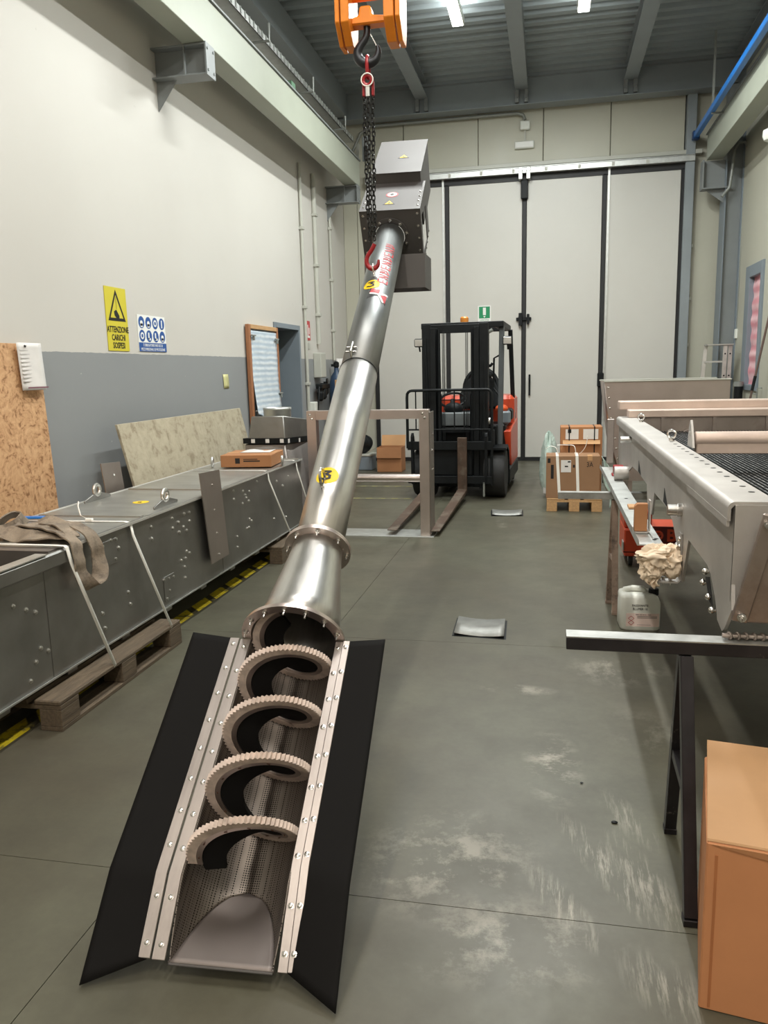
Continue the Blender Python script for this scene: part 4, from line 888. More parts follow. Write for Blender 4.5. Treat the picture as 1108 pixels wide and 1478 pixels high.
for k in range(9): m = MB(); bx(m, TX0, TX1 - .02, 2.7 + k * .5, 2.78 + k * .5, .146, TZ0); m.obj('runner', M_trough, tr, bev=.004)
tb = bolt_mesh('bolt', M_trtop, .008, .009); tbl = [(2.84, .60), (2.92, .56), (2.98, .53), (2.99, .36), (3.04, .33), (2.95, .31), (2.90, .24), (3.46, .70), (3.46, .62), (3.63, .715), (3.68, .71), (3.55, .70), (3.55, .60), (3.66, .61), (3.70, .66), (3.50, .36), (3.51, .28), (3.76, .40), (3.77, .33), (4.06, .70), (4.06, .63), (4.32, .70), (4.32, .64), (4.48, .70), (4.55, .695), (4.40, .66), (4.55, .64), (4.46, .62), (4.40, .60), (4.50, .59),
    (4.48, .46), (4.52, .44), (4.40, .42), (4.46, .42), (4.44, .37), (4.44, .30), (4.16, .36), (4.22, .355), (4.28, .35), (4.22, .28), (4.18, .24), (5.28, .72), (5.28, .66), (5.46, .69), (5.50, .655), (5.58, .67), (5.52, .63), (5.56, .60), (5.44, .60), (5.56, .46), (5.60, .44), (5.50, .40), (5.54, .40), (5.30, .38), (5.30, .30), (5.75, .72), (6.0, .70), (6.2, .66), (6.35, .60), (6.5, .66), (6.1, .36), (6.4, .32)]
for y, z in tbl: inst(tb, 'bolt', tr, M=align(L(TX1, y, z), (1, 0, 0)))
for y, z, wd, ht in ((3.60, .655, .14, .13), (4.22, .30, .13, .15)):
    m = MB(); 
    m.box(0, .004, y - oy - wd / 2, y - oy + wd / 2, z - ht / 2, z + ht / 2); m.obj('cover_plate', M_trough, tr, bev=.0015)
for x, y in ((TX1 - .055, 4.35), (TX0 + .02, 4.53)):
    m = MB(); m.prism([L(x, y - .15, TZ1 + .004), L(x, y + .15, TZ1 + .004), L(x, y + .15, TZ1 + .018), L(x, y + .05, TZ1 + .045), L(x, y - .05, TZ1 + .045), L(x, y - .15, TZ1 + .018)], (.010, 0, 0)); b_ = m.obj('lifting_lug', M_trough, tr, bev=.002)
    m = MB(); m.torus(L(x + .005, y, TZ1 + .068), .033, .012, align((0, 0, 0), (1, 0, 0)).to_3x3().to_4x4(), 20, 8); m.obj('ring', M_trtop, b_)
# bent bracket plate standing against the side
m = MB(); y0, y1 = 4.68, 5.02; m.prism([L(-2.185, y0 - .03, .93), L(-2.185, y1 - .06, .915), L(-2.185, y1 + .02, .31), L(-2.185, y0 + .07, .31)], (.007, 0, 0)); m.prism([L(-2.185, y1 - .06, .915), L(-2.21, y1 - .035, .91), L(-2.21, y1 + .045, .31), L(-2.185, y1 + .02, .31)], (.006, .003, 0)); o = m.obj('bracket_plate', M_brownl, tr, smooth=0); o['label'] = 'tall brown bent steel plate fixed on the trough side'
for z in (.83, .66, .50, .35): inst(bm_, 'bolt', tr, M=align(L(-2.178, 4.82 + (.9 - z) * .1, z), (1, 0, 0)))
y_ = thing('hook_sticker', 'small yellow hook sticker on the conveyor lid', 'sticker', (-2.49, 4.45, TZ1 + .0045)); m = MB(); m.prism([(x, y, 0) for x, y in ell(.05, .05)], (0, 0, .001)); m.obj('disc', M_yellow, y_)
m = MB(); m.box(-.012, .012, -.022, -.014, .001, .002); m.box(-.02, .0, .0, .008, .001, .002); m.box(.0, .01, -.014, .0, .001, .002); m.obj('print', M_blackink, y_)
# strapping bands
def strap(y, xl, pts, lab, tail=None):
    t = thing('strapping_band', lab, 'strap', (TX1, y, TZ1), group='packing straps round the trough'); 
    m = MB(); P = [Vector(p) - Vector((TX1, y, TZ1)) for p in pts]; W_ = .0125
    for q, p in enumerate(P):
        a = P[min(q + 1, len(P) - 1)] - P[max(q - 1, 0)]; n = Vector((0, 1, 0)); n = (n - a.normalized() * n.dot(a.normalized())).normalized() * W_; m.v += [p - n, p + n]
    m.f += [(2 * k, 2 * k + 1, 2 * k + 3, 2 * k + 2) for k in range(len(P) - 1)]; m.obj('band', M_strap, t, solid=.0015, soff=0)
    if tail:
        m = MB(); P = [Vector(p) - Vector((TX1, y, TZ1)) for p in tail]; m.v = [q for p in P for q in (p + Vector((-.006, .003, 0)), p + Vector((.006, -.003, 0)))]; m.f = [(2 * k, 2 * k + 1, 2 * k + 3, 2 * k + 2) for k in range(len(P) - 1)]; m.obj('loose_end', M_strap, t, solid=.0015)
        m = MB(); p = P[0]; m.box(p.x - .02, p.x + .02, p.y - .01, p.y + .01, p.z - .004, p.z + .008); m.obj('buckle', M_strap, t, bev=.002)
strap(3.18, 0, [(-2.86, 3.20, .785), (-2.24, 3.20, .785), (-2.192, 3.20, .783), (-2.183, 3.20, .774), (-2.182, 3.22, .70), (-2.10, 3.38, .132)], 'white packing strap over the near end of the trough beside the webbing sling', [(-2.62, 3.21, .79), (-2.68, 3.26, .81), (-2.74, 3.33, .83), (-2.80, 3.40, .84)])
strap(3.85, 0, [(-2.87, 3.80, .778), (-2.24, 3.82, .778), (-2.208, 3.82, .770), (-2.204, 3.83, .70), (-2.10, 3.99, .130)], 'white packing strap crossing the trough next to the lifting lugs', [(-2.45, 3.815, .785), (-2.53, 3.86, .80), (-2.60, 3.95, .835), (-2.64, 4.02, .85)])
strap(5.97, 0, [(-2.87, 5.98, .778), (-2.24, 5.97, .778), (-2.208, 5.97, .770), (-2.204, 5.98, .70), (-2.13, 6.30, .14)], 'white packing strap crossing the trough in front of the flat carton')
strap(6.70, 0, [(-2.87, 6.70, .778), (-2.24, 6.70, .778), (-2.208, 6.70, .770), (-2.204, 6.71, .70), (-2.13, 6.95, .14)], 'farthest white packing strap next to the film wrapped machine')
# webbing sling: folded band lying on the trough and hanging over the edge
sg = thing('webbing_sling', 'grey beige webbing lifting sling bundled on the trough with a loop hanging over its edge', 'lifting sling', (-2.4, 3.35, .78)); so = Vector((-2.4, 3.35, .78))
def band(path, wd, nm, twist=None, th=.007):
    P, _ = smoothp(path, [0] * len(path), 6); m = MB(); n = len(P)
    tw = twist or [(0, 0, 1)] * len(path)
    TWv, _ = smoothp(tw, [0] * len(tw), 6)
    for k in range(n):
        d = (P[min(k + 1, n - 1)] - P[max(k - 1, 0)]).normalized(); u = TWv[k].normalized(); s = d.cross(u)
        if s.length < 1e-3: s = Vector((1, 0, 0))
        s.normalize(); u = s.cross(d); wv = .0025 * sin(k * .9)
        for a, b in ((-1, -1), (-.5, -.6), (.5, -.6), (1, -1), (1, 1), (.5, .7), (-.5, .7), (-1, 1)): m.v.append(P[k] + s * (a * wd / 2) + u * (b * th / 2 + wv) - so)
    for k in range(n - 1):
        for q in range(8): a = 8 * k; m.f.append((a + q, a + (q + 1) % 8, a + 8 + (q + 1) % 8, a + 8 + q))
    m.f += [tuple(range(7, -1, -1)), tuple(range(8 * (n - 1), 8 * n))]
    return m.obj(nm, M_sling, sg, smooth=60)
up = (0, 0, 1); ou = (1, 0, .1)
band([(-2.66, 3.46, .80), (-2.58, 3.43, .83), (-2.48, 3.40, .835), (-2.36, 3.36, .83), (-2.26, 3.31, .815), (-2.19, 3.28, .775), (-2.172, 3.27, .70), (-2.170, 3.275, .62), (-2.150, 3.31, .565), (-2.145, 3.36, .56), (-2.158, 3.415, .61), (-2.172, 3.43, .69), (-2.182, 3.42, .765), (-2.24, 3.42, .822), (-2.34, 3.46, .835), (-2.46, 3.52, .825), (-2.58, 3.54, .81)], .078, 'loop_band', [up] * 4 + [(.3, 0, 1), (.8, 0, .5), ou, (1, -.2, 0), (.6, 0, -.8), (.3, .2, -1), (-.6, .6, -.5), (-1, .3, 0), (-.8, .2, -.5), (-.2, 0, -1), (0, 0, -1), (0, 0, -1), (0, 0, -1)])
band([(-2.70, 3.38, .80), (-2.62, 3.34, .815), (-2.52, 3.32, .80), (-2.42, 3.30, .805), (-2.32, 3.31, .80), (-2.27, 3.36, .79), (-2.33, 3.42, .795), (-2.45, 3.44, .80), (-2.58, 3.40, .815), (-2.68, 3.44, .83)], .085, 'folded_band', [up, (.2, -.6, 1), (0, -.8, 1), (.2, -.3, 1), up, up, up, (0, .5, 1), (0, -.4, 1), up])
band([(-2.60, 3.50, .80), (-2.50, 3.47, .845), (-2.40, 3.43, .85), (-2.30, 3.37, .835), (-2.235, 3.33, .80)], .075, 'top_band', [up, (0, -.5, 1), (0, -.3, 1), (.3, 0, 1), (.5, 0, 1)])
band([(-2.64, 3.30, .785), (-2.69, 3.36, .80), (-2.705, 3.45, .845), (-2.68, 3.53, .865), (-2.63, 3.52, .85), (-2.62, 3.44, .82), (-2.66, 3.37, .80)], .07, 'eye_loop', [(-.5, -.5, 1), (-1, 0, .5), (-1, 0, .6), (-.3, .6, 1), (.8, .3, .3), (1, 0, .3), (.5, -.6, .6)])
m = MB(); m.box(-.06, .06, -.02, .02, 0, .012, Matrix.Rotation(.15, 4, 'Z')); solo('sling_label', m, M_rail, 'small bright blue strip lying behind the webbing sling', 'label strip', (-2.80, 3.83, .784), bev=.003)
# boards and plates leaning on the wall
t = thing('chipboard_panel', 'orange brown chipboard sheet leaning on the wall at the left edge', 'board', (-3.35, 3.6, 0))
lean = .03; m = MB(); m.hexa([(lean, -1.25, 0), (lean + .018, -1.25, 0), (lean + .018, 1.225, 0), (lean, 1.225, 0), (-.03, -1.25, 1.775), (-.012, -1.25, 1.775), (-.012, 1.225, 1.775), (-.03, 1.225, 1.775)]); m.obj('board', M_osb, t, bev=.002)
t = thing('paper_sheet', 'white printed sheet pinned on the chipboard panel', 'paper', (-3.345, 4.68, 1.63)); m = MB(); m.grid(lambda u, v: (.012 + .022 * (1 - v) ** 2 * (1 - abs(2 * u - 1)) + .012 * (u ** 2), -.118 + .236 * u + .02 * (1 - v), -.155 + .305 * v), 6, 10); m.obj('sheet', M_paper, t, solid=.0008)
m = MB(); m.box(.045, .048, -.085, .125, -.142, -.134); m.obj('red_line', pm('printed_red', rgb(120, 70, 84), .6), t)
for k in range(9):
    m = MB(); m.box(.013 + .002 * k * .3, .0155 + .004 * k * .3, -.09, -.09 + random.uniform(.08, .18), .10 - .025 * k, .106 - .025 * k); m.obj('print_line', pm('faint_print', rgb(208, 204, 202), .6) if k == 0 else bpy.data.materials['faint_print'], t)
m = MB(); m.tube([(.012, -.04, .13), (.022, -.036, .125)], .007, 8); m.obj('pin', M_blackink, t)
t = thing('leaning_board', 'large pale weathered wooden board leaning on the grey wall behind the trough', 'board', (-3.1, 6.7, 0))
m = MB(); m.hexa([(.13, -1.20, 0), (.152, -1.20, 0), (.152, 1.27, 0), (.13, 1.27, 0), (-.13, -1.225, 1.19), (-.108, -1.225, 1.19), (-.108, 1.235, 1.19), (-.13, 1.235, 1.19)]); m.obj('board', M_osb2, t, bev=.002)
m = MB(); m.lathe([(.03, 0), (.022, .003)], 10, align((.02, .02, .55), (.98, 0, .2)) @ Matrix.Diagonal((.5, 1.6, 1, 1))); m.obj('rust_stain', pm('rust_mark', rgb(120, 60, 38), .7), t)
t = thing('steel_plate', 'small brown steel plate with one hole standing behind the trough', 'steel plate', (-2.99, 5.0, 0)); m = MB(); m.hexa([(.06, -.09, 0), (.066, -.09, 0), (.066, .155, 0), (.06, .155, 0), (-.02, -.125, .965), (-.014, -.125, .965), (-.014, .12, .95), (-.02, .12, .95)]); m.obj('plate', M_brownl, t)
m = MB(); m.tube([(-.002, .01, .87), (.001, .01, .8705)], .008, 8); m.obj('hole', M_white, t)
# flat carton on the lid
t = thing('flat_carton', 'flat taped cardboard box lying on the trough lid', 'carton', (-2.48, 6.36, TZ1 + .014), .10)
m = MB(); m.box(-.215, .215, -.22, .22, 0, .100); m.obj('box', M_card, t, bev=.004); m = MB(); m.box(-.216, .216, -.028, .028, .1002, .1015); m.obj('tape', M_card2, t)
m = MB(); m.box(-.09, -.05, -.2208, -.22, .03, .075); m.box(-.02, .12, -.2208, -.22, .045, .055); m.box(-.02, .10, -.2208, -.22, .062, .068); m.obj('print', M_blackink, t)
m = MB(); m.grid(lambda u, v: (-.10 + .26 * u, -.04 + .22 * v, .104 + .006 * sin(u * 7) * v), 8, 4); m.obj('paper_pocket', M_paper, t, solid=.001)
for s, lab in ((-.30, 0), (.23, 0)): 
    m = MB(); x = s; m.torus((x, -.16 if s < 0 else -.05, .0), .035, .011, align((0, 0, 0), (1, .3, 0)).to_3x3().to_4x4(), 16, 8); o = solo('shackle_ring', m, M_galv, ('steel ring left of the flat carton on the trough', 'steel ring right of the flat carton on the trough')[s > 0], 'ring', (-2.48 + (.0 if s < 0 else .05), 6.36 + (0.0), TZ1 + .05), 0)
# film wrapped machine head at the far end of the trough
t = thing('wrapped_machine', 'film wrapped grey machine with black tape and white crosses beyond the trough', 'machine', (-2.53, 7.25, 0))
m = MB(); m.hexa([(-.27, -.36, .15), (.25, -.36, .15), (.22, .35, .15), (-.3, .35, .15), (-.25, -.30, .90), (.14, -.30, .90), (.20, .35, .88), (-.28, .35, .88)]); m.obj('lower_body', M_brown, t, bev=.01)
m = MB(); m.hexa([(-.22, -.30, .915), (.145, -.30, .915), (.20, .30, .90), (-.22, .30, .90), (-.18, -.28, 1.155), (.13, -.28, 1.155), (.185, .30, 1.09), (-.18, .30, 1.12)]); m.obj('upper_body', M_trough, t, bev=.006)
m = MB(); m.hexa([(-.26, -.315, .905), (.15, -.315, .905), (.215, .35, .875), (-.27, .35, .875), (-.26, -.32, .955), (.152, -.32, .955), (.215, .35, .925), (-.27, .35, .925)]); tp = m.obj('black_tape', M_black, t)
for q in range(3):
    x = -.16 + .14 * q; m = MB(); m.box(x - .018, x + .018, -.3235, -.320, .912, .948); c_ = m.obj('cross_mark', M_paper, tp)
for q in range(3):
    k = q / 2.0; y = -.25 + .5 * k; x = .153 + .063 * (y + .32) / .67 + .004; m = MB(); m.box(x - .002, x + .002, y - .02, y + .02, .905 - .03 * k, .942 - .03 * k); m.obj('cross_mark', M_paper, tp)
m = MB(); m.hexa([(.225, .30, .30), (.235, .30, .30), (.232, .37, .30), (.222, .37, .30), (.205, .27, .90), (.215, .27, .90), (.218, .34, .88), (.208, .34, .88)]); tp = m.obj('black_tape', M_black, t)
for z in (.80, .66, .52): m = MB(); m.box(.216, .238, .285, .325, z, z + .045); m.obj('cross_mark', M_paper, tp)
def film(u, v):
    a = u * 2 * pi; k = v; x = -.03 + (.30 + .02 * sin(a * 5)) * (1 - .22 * k ** 2) * max(-1, min(1, cos(a) * 1.35)); y = (.375 + .02 * sin(a * 7 + 2 * k)) * max(-1, min(1, sin(a) * 1.35)) * (1 - .12 * k)
    return (x, y, .20 + .66 * k + .02 * sin(a * 3))
m = MB(); m.grid(film, 48, 12); m.obj('film', M_film, t, solid=0)
t = thing('metal_duct', 'plain pale metal drum standing behind the wrapped machine', 'drum', (-2.80, 7.95, 0)); m = MB(); m.lathe([(.145, 0), (.145, .02), (.142, .03), (.142, 1.16), (.147, 1.17), (.147, 1.19)], 32, cap=False); m.obj('shell', M_galv, t, solid=.003); m = MB(); m.lathe([(.141, 1.12), (.141, 1.125)], 32); m.obj('bottom', M_galv, t)
# wood framed panel covered with film beside the doorway
t = thing('covered_panel', 'wood framed panel covered in bluish bubble wrap beside the doorway', 'panel', (-3.39, 9.155, 0)); y0, y1, z1 = -.50, .50, 2.10
for a, b, c, d in ((y0, y0 + .06, .0, z1), (y1 - .05, y1, 0, z1)): m = MB(); m.box(.005, .05, a, b, c, d); m.obj('stile', M_stile, t, bev=.004)
m = MB(); m.box(.005, .05, y0 + .06, y1 - .05, z1 - .05, z1); m.obj('top_rail', M_woodl, t, bev=.004)
m = MB(); m.box(.004, .02, y0 + .06, y1 - .05, .0, z1 - .05); m.obj('panel', M_frameg, t)
m = MB(); m.grid(lambda u, v: (.040 + .0012 * sin(v * 90 + 2 * sin(u * 6)) + .002 * sin(u * 20 + v * 9) + .05 * (1 - v) ** 3, y0 + .065 + .90 * u, .98 + .1 * (u < 0) - .10 * u * (1 - v) + (1.05) * v + .1 * (1 - u) * (1 - v)), 12, 60); m.obj('bubble_wrap', M_bubw, t, solid=.003)
for yy, z in ((-.40, 1.98), (.40, 1.96), (-.38, 1.12), (.46, 1.3)): m = MB(); m.box(.055, .075, yy - .06, yy + .06, z - .012, z + .004); m.box(.055, .08, yy - .01, yy + .01, z - .06, z); m.obj('clip', M_conduitd, t, bev=.003)
# compressed air unit, gauges, corner clutter
t = thing('air_treatment_unit', 'black compressed air regulator with gauges on the left wall near the corner', 'air regulator', (XL, 11.45, 1.1))
m = MB(); m.box(.0, .12, -.12, .14, .36, .72); m.obj('junction_housing', M_conduit, t, bev=.01)
for y, z, r, hh in ((-.16, .02, .05, .20), (.0, .04, .055, .24), (.14, .10, .045, .20)): m = MB(); m.lathe([(r * .5, z), (r, z + .03), (r, z + hh * .6), (r * .7, z + hh * .7), (r * .7, z + hh)], 14, Matrix.Translation((.10, y, 0))); m.obj('filter_bowl', M_black, t)
m = MB(); m.box(.05, .15, -.22, .2, .20, .27); m.obj('manifold', M_black, t, bev=.01); m = MB(); m.tube([(.15, .02, .31), (.17, .02, .31)], .04, 14); m.obj('gauge', M_black, t)
m = MB(); m.tube([(.1, -.2, .25), (.12, -.3, .1), (.1, -.32, -.1), (.1, -.22, -.2)], .012, 8); m.obj('hose', M_black, t)
m = MB(); m.box(.0, .10, -.44, -.30, -.15, .02); m.obj('socket_box', M_plast, t, bev=.01)
t = thing('tall_carton', 'tall narrow brown carton standing in the back left corner', 'carton', (-3.05, 11.80, 0)); m = MB(); m.box(-.12, .12, -.16, .16, 0, 1.42); m.obj('box', M_card2, t, bev=.004); m = MB(); m.box(.121, .123, -.02, .02, 0, 1.42); m.obj('tape', M_card, t)
t = thing('gas_cylinder', 'dark blue gas bottle behind the tall carton in the back left corner', 'gas bottle', (-3.275, 12.15, 0)); m = MB(); m.lathe([(.11, 0), (.115, .02), (.115, 1.35), (.09, 1.47), (.04, 1.54), (.035, 1.6)], 20); m.obj('bottle', pm('bottle_blue', rgb(46, 66, 92), .4), t); m = MB(); m.lathe([(.03, 1.6), (.045, 1.62), (.045, 1.68), (.02, 1.70)], 12); m.box(-.08, .02, -.02, .02, 1.62, 1.66); m.obj('valve', M_black, t)
t = thing('plastic_sheet', 'white plastic sheet hanging by the back left corner', 'plastic sheet', (-3.22, 12.7, 1.15)); m = MB(); m.grid(lambda u, v: (-.15 + .03 * sin(u * 12) + .1 * u, -.18 + .36 * u * (.5 + .5 * v), .6 * v), 10, 6); m.obj('sheet', M_paper, t, solid=.002)
t = thing('board_offcut', 'small triangular wood offcut in the back left corner', 'wood offcut', (-3.285, 12.95, 1.35)); m = MB(); m.prism([(-.1, -.02, .35), (.12, -.02, .35), (.10, -.02, -.1)], (0, .02, 0)); m.obj('board', M_woodl, t)
# steel frame standing across the aisle
t = thing('support_stand', 'stainless steel frame with rosy reflection in its colour standing on the floor in front of the forklift', 'steel frame', (-1.64, 7.2, 0)); X0, X1 = -.61, .555; pw = .09
for nm, x0, x1 in (('post', X0, X0 + pw), ('post', X1 - pw, X1)): m = MB(); m.box(x0, x1, 0, .006, .006, 1.18); m.box(x0, x0 + .006, .006, .10, .006, 1.18); m.box(x1 - .006, x1, .006, .10, .006, 1.18); m.obj(nm, M_pink, t, bev=.002)
m = MB(); m.box(X1 + .001, X1 + .012, .01, .24, .012, 1.16); m.obj('side_plate', M_brown, t, bev=.002)
m = MB(); m.box(X0 + pw, X1 - pw, .0, .006, 1.10, 1.18); m.box(X0, X1, .0, .10, 1.18, 1.186); m.obj('top_beam', M_pink, t, bev=.002)
m = MB(); m.tube([(X0 + pw, .05, .545), (X1 - pw, .05, .545)], .038, 16); m.obj('cross_tube', M_pink, t)
m = MB(); m.box(X0 - .05, X1 + .04, -.06, .28, 0, .006); m.obj('base_plate', M_galv, t, bev=.001)
for x in (X0 + .045, X1 - .045):
    for dx, z in ((-.012, 1.15), (.008, 1.11)): inst(tb if False else bm_, 'bolt', t, M=align((x + dx, -.001, z), (0, -1, 0)) @ Matrix.Scale(1.6, 4))
for z in (.95, .80, .62): inst(bm_, 'bolt', t, M=align((X1 + .012, .12, z), (1, 0, 0)) @ Matrix.Scale(1.6, 4))
# open carton and clutter by the gate
def carton_open(nm, lab, x, y, wx, wy, h, mat, rz=0.0, flap=.16, bg='carton'):
    t = thing(nm, lab, bg, (x, y, 0), rz)
    m = MB(); w2, d2, th = wx / 2, wy / 2, .006; m.box(-w2, w2, -d2, -d2 + th, 0, h); m.box(-w2, w2, d2 - th, d2, 0, h); m.box(-w2, -w2 + th, -d2 + th, d2 - th, 0, h); m.box(w2 - th, w2, -d2 + th, d2 - th, 0, h); m.box(-w2, w2, -d2, d2, -.0, .005); m.obj('box', mat, t)
    m = MB(); m.hexa([(-w2, d2 - th, h), (w2, d2 - th, h), (w2, d2, h), (-w2, d2, h), (-w2, d2 + flap * .4, h + flap), (w2, d2 + flap * .4, h + flap), (w2, d2 + flap * .4 + th, h + flap), (-w2, d2 + flap * .4 + th, h + flap)]); m.obj('flap', M_card2, t)
    m = MB(); m.hexa([(-w2, -d2, h), (-w2 + th, -d2, h), (-w2 + th, d2, h), (-w2, d2, h), (-w2 - flap * .8, -d2, h - flap * .4), (-w2 - flap * .8 + th, -d2, h - flap * .4 + th), (-w2 - flap * .8 + th, d2, h - flap * .4 + th), (-w2 - flap * .8, d2, h - flap * .4)]); m.obj('flap', M_card2, t)
    m = MB(); m.hexa([(-w2, -d2 - .002, h), (w2, -d2 - .002, h), (w2, -d2, h), (-w2, -d2, h), (-w2, -d2 - .03, h - flap), (w2, -d2 - .03, h - flap), (w2, -d2 - .024, h - flap), (-w2, -d2 - .024, h - flap)]); m.obj('flap', mat, t); return t
carton_open('open_carton', 'open brown carton on the floor near the left end of the gate', -2.40, 12.0, .38, .34, .38, M_card)
t = thing('grey_crate', 'low grey crate on the floor left of the open carton by the gate', 'crate', (-2.92, 12.2, 0)); m = MB(); m.box(-.2, .2, -.15, .15, 0, .22); m.obj('body', M_frameg, t, bev=.01); m = MB(); m.box(-.21, .21, -.16, .16, .22, .25); m.obj('rim', M_conduit, t, bev=.006)
t = thing('black_bag', 'crumpled black bag on the grey crate by the gate', 'bag', (-2.92, 12.2, .251)); m = MB(); m.grid(lambda u, v: ((.17 + .02 * sin(u * 25)) * sin(pi * min(v, .999)) * cos(2 * pi * u), (.12 + .02 * sin(u * 19)) * sin(pi * min(v, .999)) * sin(2 * pi * u), .15 - .15 * cos(pi * v) + .02 * sin(u * 31) * sin(pi * v)), 24, 12); m.obj('sack', M_black, t, smooth=60)
m = MB(); m.tube([(-.06, -.02, .29), (-.03, -.03, .37), (.03, -.03, .37), (.06, -.02, .29)], .01, 8); m.obj('handle', M_black, t)

# ================================================================== RIGHT SIDE
# screening machine on trestles
mx, MZ = .50, 1.165
mc = thing('screening_machine', 'large grey stainless screening machine with a bolted top flange resting on trestles at the right', 'screening machine', (mx, 4.0, 0)); oy = 4.0
def Q(x, y, z): return (x - mx, y - oy, z)
side = [(2.31, MZ - .0085), (2.31, .93), (2.29, .86), (2.375, .775), (2.40, .762), (2.47, .775), (2.485, .80), (2.52, .835), (2.60, .885), (2.66, .90), (3.02, .905), (3.13, .715), (3.22, .715), (3.30, .84), (3.42, .90), (3.62, .925), (4.02, .925), (4.10, .80), (4.26, .80), (4.34, .92), (4.75, .93), (5.1, .92), (5.6, .80), (6.05, .79), (6.15, .9), (6.15, MZ - .0085)]
m = MB(); m.prism([Q(.508, y, z) for y, z in side], (.010, 0, 0)); m.obj('side_plate', M_blast, mc, smooth=0)
m = MB(); m.prism([Q(1.95, y, z) for y, z in side], (.010, 0, 0)); m.obj('side_plate', M_blast, mc, smooth=0)
def flange(xo, xi, sgn):
    m = MB(); arc = [(xo + sgn * (.02 - .02 * cos(q * pi / 12)), MZ - .02 + .02 * sin(q * pi / 12)) for q in range(7)]; prof = [(xo, MZ - .055)] + arc + [(xi, MZ), (xi, MZ - .008), (xo + sgn * .020, MZ - .008), (xo + sgn * .009, MZ - .02), (xo + sgn * .009, MZ - .055)]
    m.prism([Q(x, 2.32, z) for x, z in prof], (0, 3.85, 0)); return m.obj('top_flange', M_blast, mc, smooth=30)
flange(.490, .622, 1); m = MB(); m.box(.4895 - mx, .4975 - mx, 2.325 - oy, 2.99 - oy, MZ - .072, MZ - .05); m.obj('lip_extension', M_blast, mc); flange(1.98, 1.85, -1)
m = MB()
o = MB(); o.tube([Q(.49, 2.95, MZ - .045), Q(.485, 2.95, MZ - .045)], .001, 6)
m = MB(); m.lathe([(.009, 0), (.010, .0006), (.006, .0012)], 10); hm_ = m.mesh('flange_hole', M_dark)
for k in range(15): inst(hm_, 'flange_hole', mc, Q(.592, 2.50 + k * .115, MZ + .0003))
for y in (4.17, 5.55):
    m = MB(); m.torus(Q(.60, y, MZ + .033), .020, .006, align((0, 0, 0), (.5, 1, 0)).to_3x3().to_4x4(), 18, 8); m.cyl(Q(.60, y, MZ), Q(.60, y, MZ + .012), .014, 12); m.obj('eyebolt', M_bolt, mc)
# cross beam with triangular lugs, far beam, front tray, wire deck
m = MB(); m.tube([Q(.655, 3.86, MZ + .035), Q(1.84, 3.86, MZ + .035)], .036, 16); m.box(.66 - mx, 1.84 - mx, 3.86 - oy - .03, 3.86 - oy + .03, MZ - .03, MZ + .03); m.obj('cross_beam', M_creams, mc, bev=.004)
for x in (.636, 1.85): m = MB(); m.prism([Q(x, 3.79, MZ), Q(x, 3.93, MZ), Q(x, 3.905, MZ + .09), Q(x, 3.875, MZ + .125), Q(x, 3.845, MZ + .09)], (.012, 0, 0)); m.cyl(Q(x - .003, 3.87, MZ + .06), Q(x + .015, 3.87, MZ + .06), .012, 10); m.obj('beam_lug', M_blast, mc, bev=.002)
m = MB(); m.box(.505 - mx, 1.98 - mx, 6.15 - oy, 6.30 - oy, MZ + .05, MZ + .112); m.obj('far_beam', M_creams, mc, bev=.006)
m = MB(); m.box(.56 - mx, 1.95 - mx, 6.0 - oy, 6.15 - oy, MZ - .0, MZ + .055); m.obj('far_beam', M_creams, mc, bev=.006)
m = MB(); m.box(.52 - mx, 1.95 - mx, 6.02 - oy, 6.06 - oy, .82, MZ); m.obj('end_wall', M_blastd, mc)
for x in (.80, 1.15, 1.5): m = MB(); m.box(x - .012 - mx, x + .012 - mx, 6.0 - oy, 6.02 - oy, .85, MZ); m.obj('end_rib', M_blastd, mc)
m = MB(); m.tube([Q(.98, 6.0, 1.02), Q(.98, 5.96, 1.02)], .06, 20); m.tube([Q(.98, 5.96, 1.02), Q(.98, 5.94, 1.02)], .02, 8); m.obj('bearing_cap', M_blastd, mc)
m = MB(); m.grid(lambda u, v: Q(.52 + 1.43 * u, 2.4 + 3.6 * v, 1.05 + .006 * sin(v * 300)), 1, 160); m.obj('wire_deck', M_mesh, mc, solid=.004)
o = MB()
for k in range(60): o.bar(Q(.63 + .02 * k, 2.4, 1.065), Q(.63 + .02 * k, 6.0, 1.065), .004, .006)
o = o.obj('deck_wires', M_black, mc); o['kind'] = 'stuff'
m = MB(); m.prism([Q(.508, 2.312, MZ - .008), Q(.70, 2.312, MZ - .008), Q(.70, 2.312, .86), Q(.53, 2.312, .86), Q(.508, 2.312, .88)], (0, .006, 0)); m.obj('front_web', M_blast, mc, smooth=0)
m = MB(); m.hexa([Q(.523, 2.29, .825), Q(1.95, 2.29, .80), Q(1.95, 2.30, .80), Q(.523, 2.30, .825), Q(.582, 2.24, 1.145), Q(1.95, 2.24, 1.145), Q(1.95, 2.25, 1.145), Q(.582, 2.25, 1.145)]); m.obj('front_plate', M_blastd, mc, bev=.006)
m = MB(); m.bar(Q(.527, 2.285, .83), Q(.585, 2.235, 1.145), .045, .014, up=(0, -1, .15)); m.obj('edge_strip', M_blastd, mc, bev=.004)
for p in ((.532, 2.272, .845), (.574, 2.235, 1.12)): inst(rbm, 'ring_bolt', mc, M=align(Q(*p), (-.3, -1, 0)) @ Matrix.Scale(1.3, 4))
m = MB(); m.cyl(Q(.508, 3.20, .985), Q(.455, 3.20, .985), .022, 20); m.cyl(Q(.508, 3.20, .985), Q(.49, 3.20, .985), .026, 20); m.obj('pin', M_steel, mc)
m = MB(); m.cyl(Q(.508, 5.2, 1.08), Q(.44, 5.2, 1.08), .02, 16); m.obj('pin', M_steel, mc)
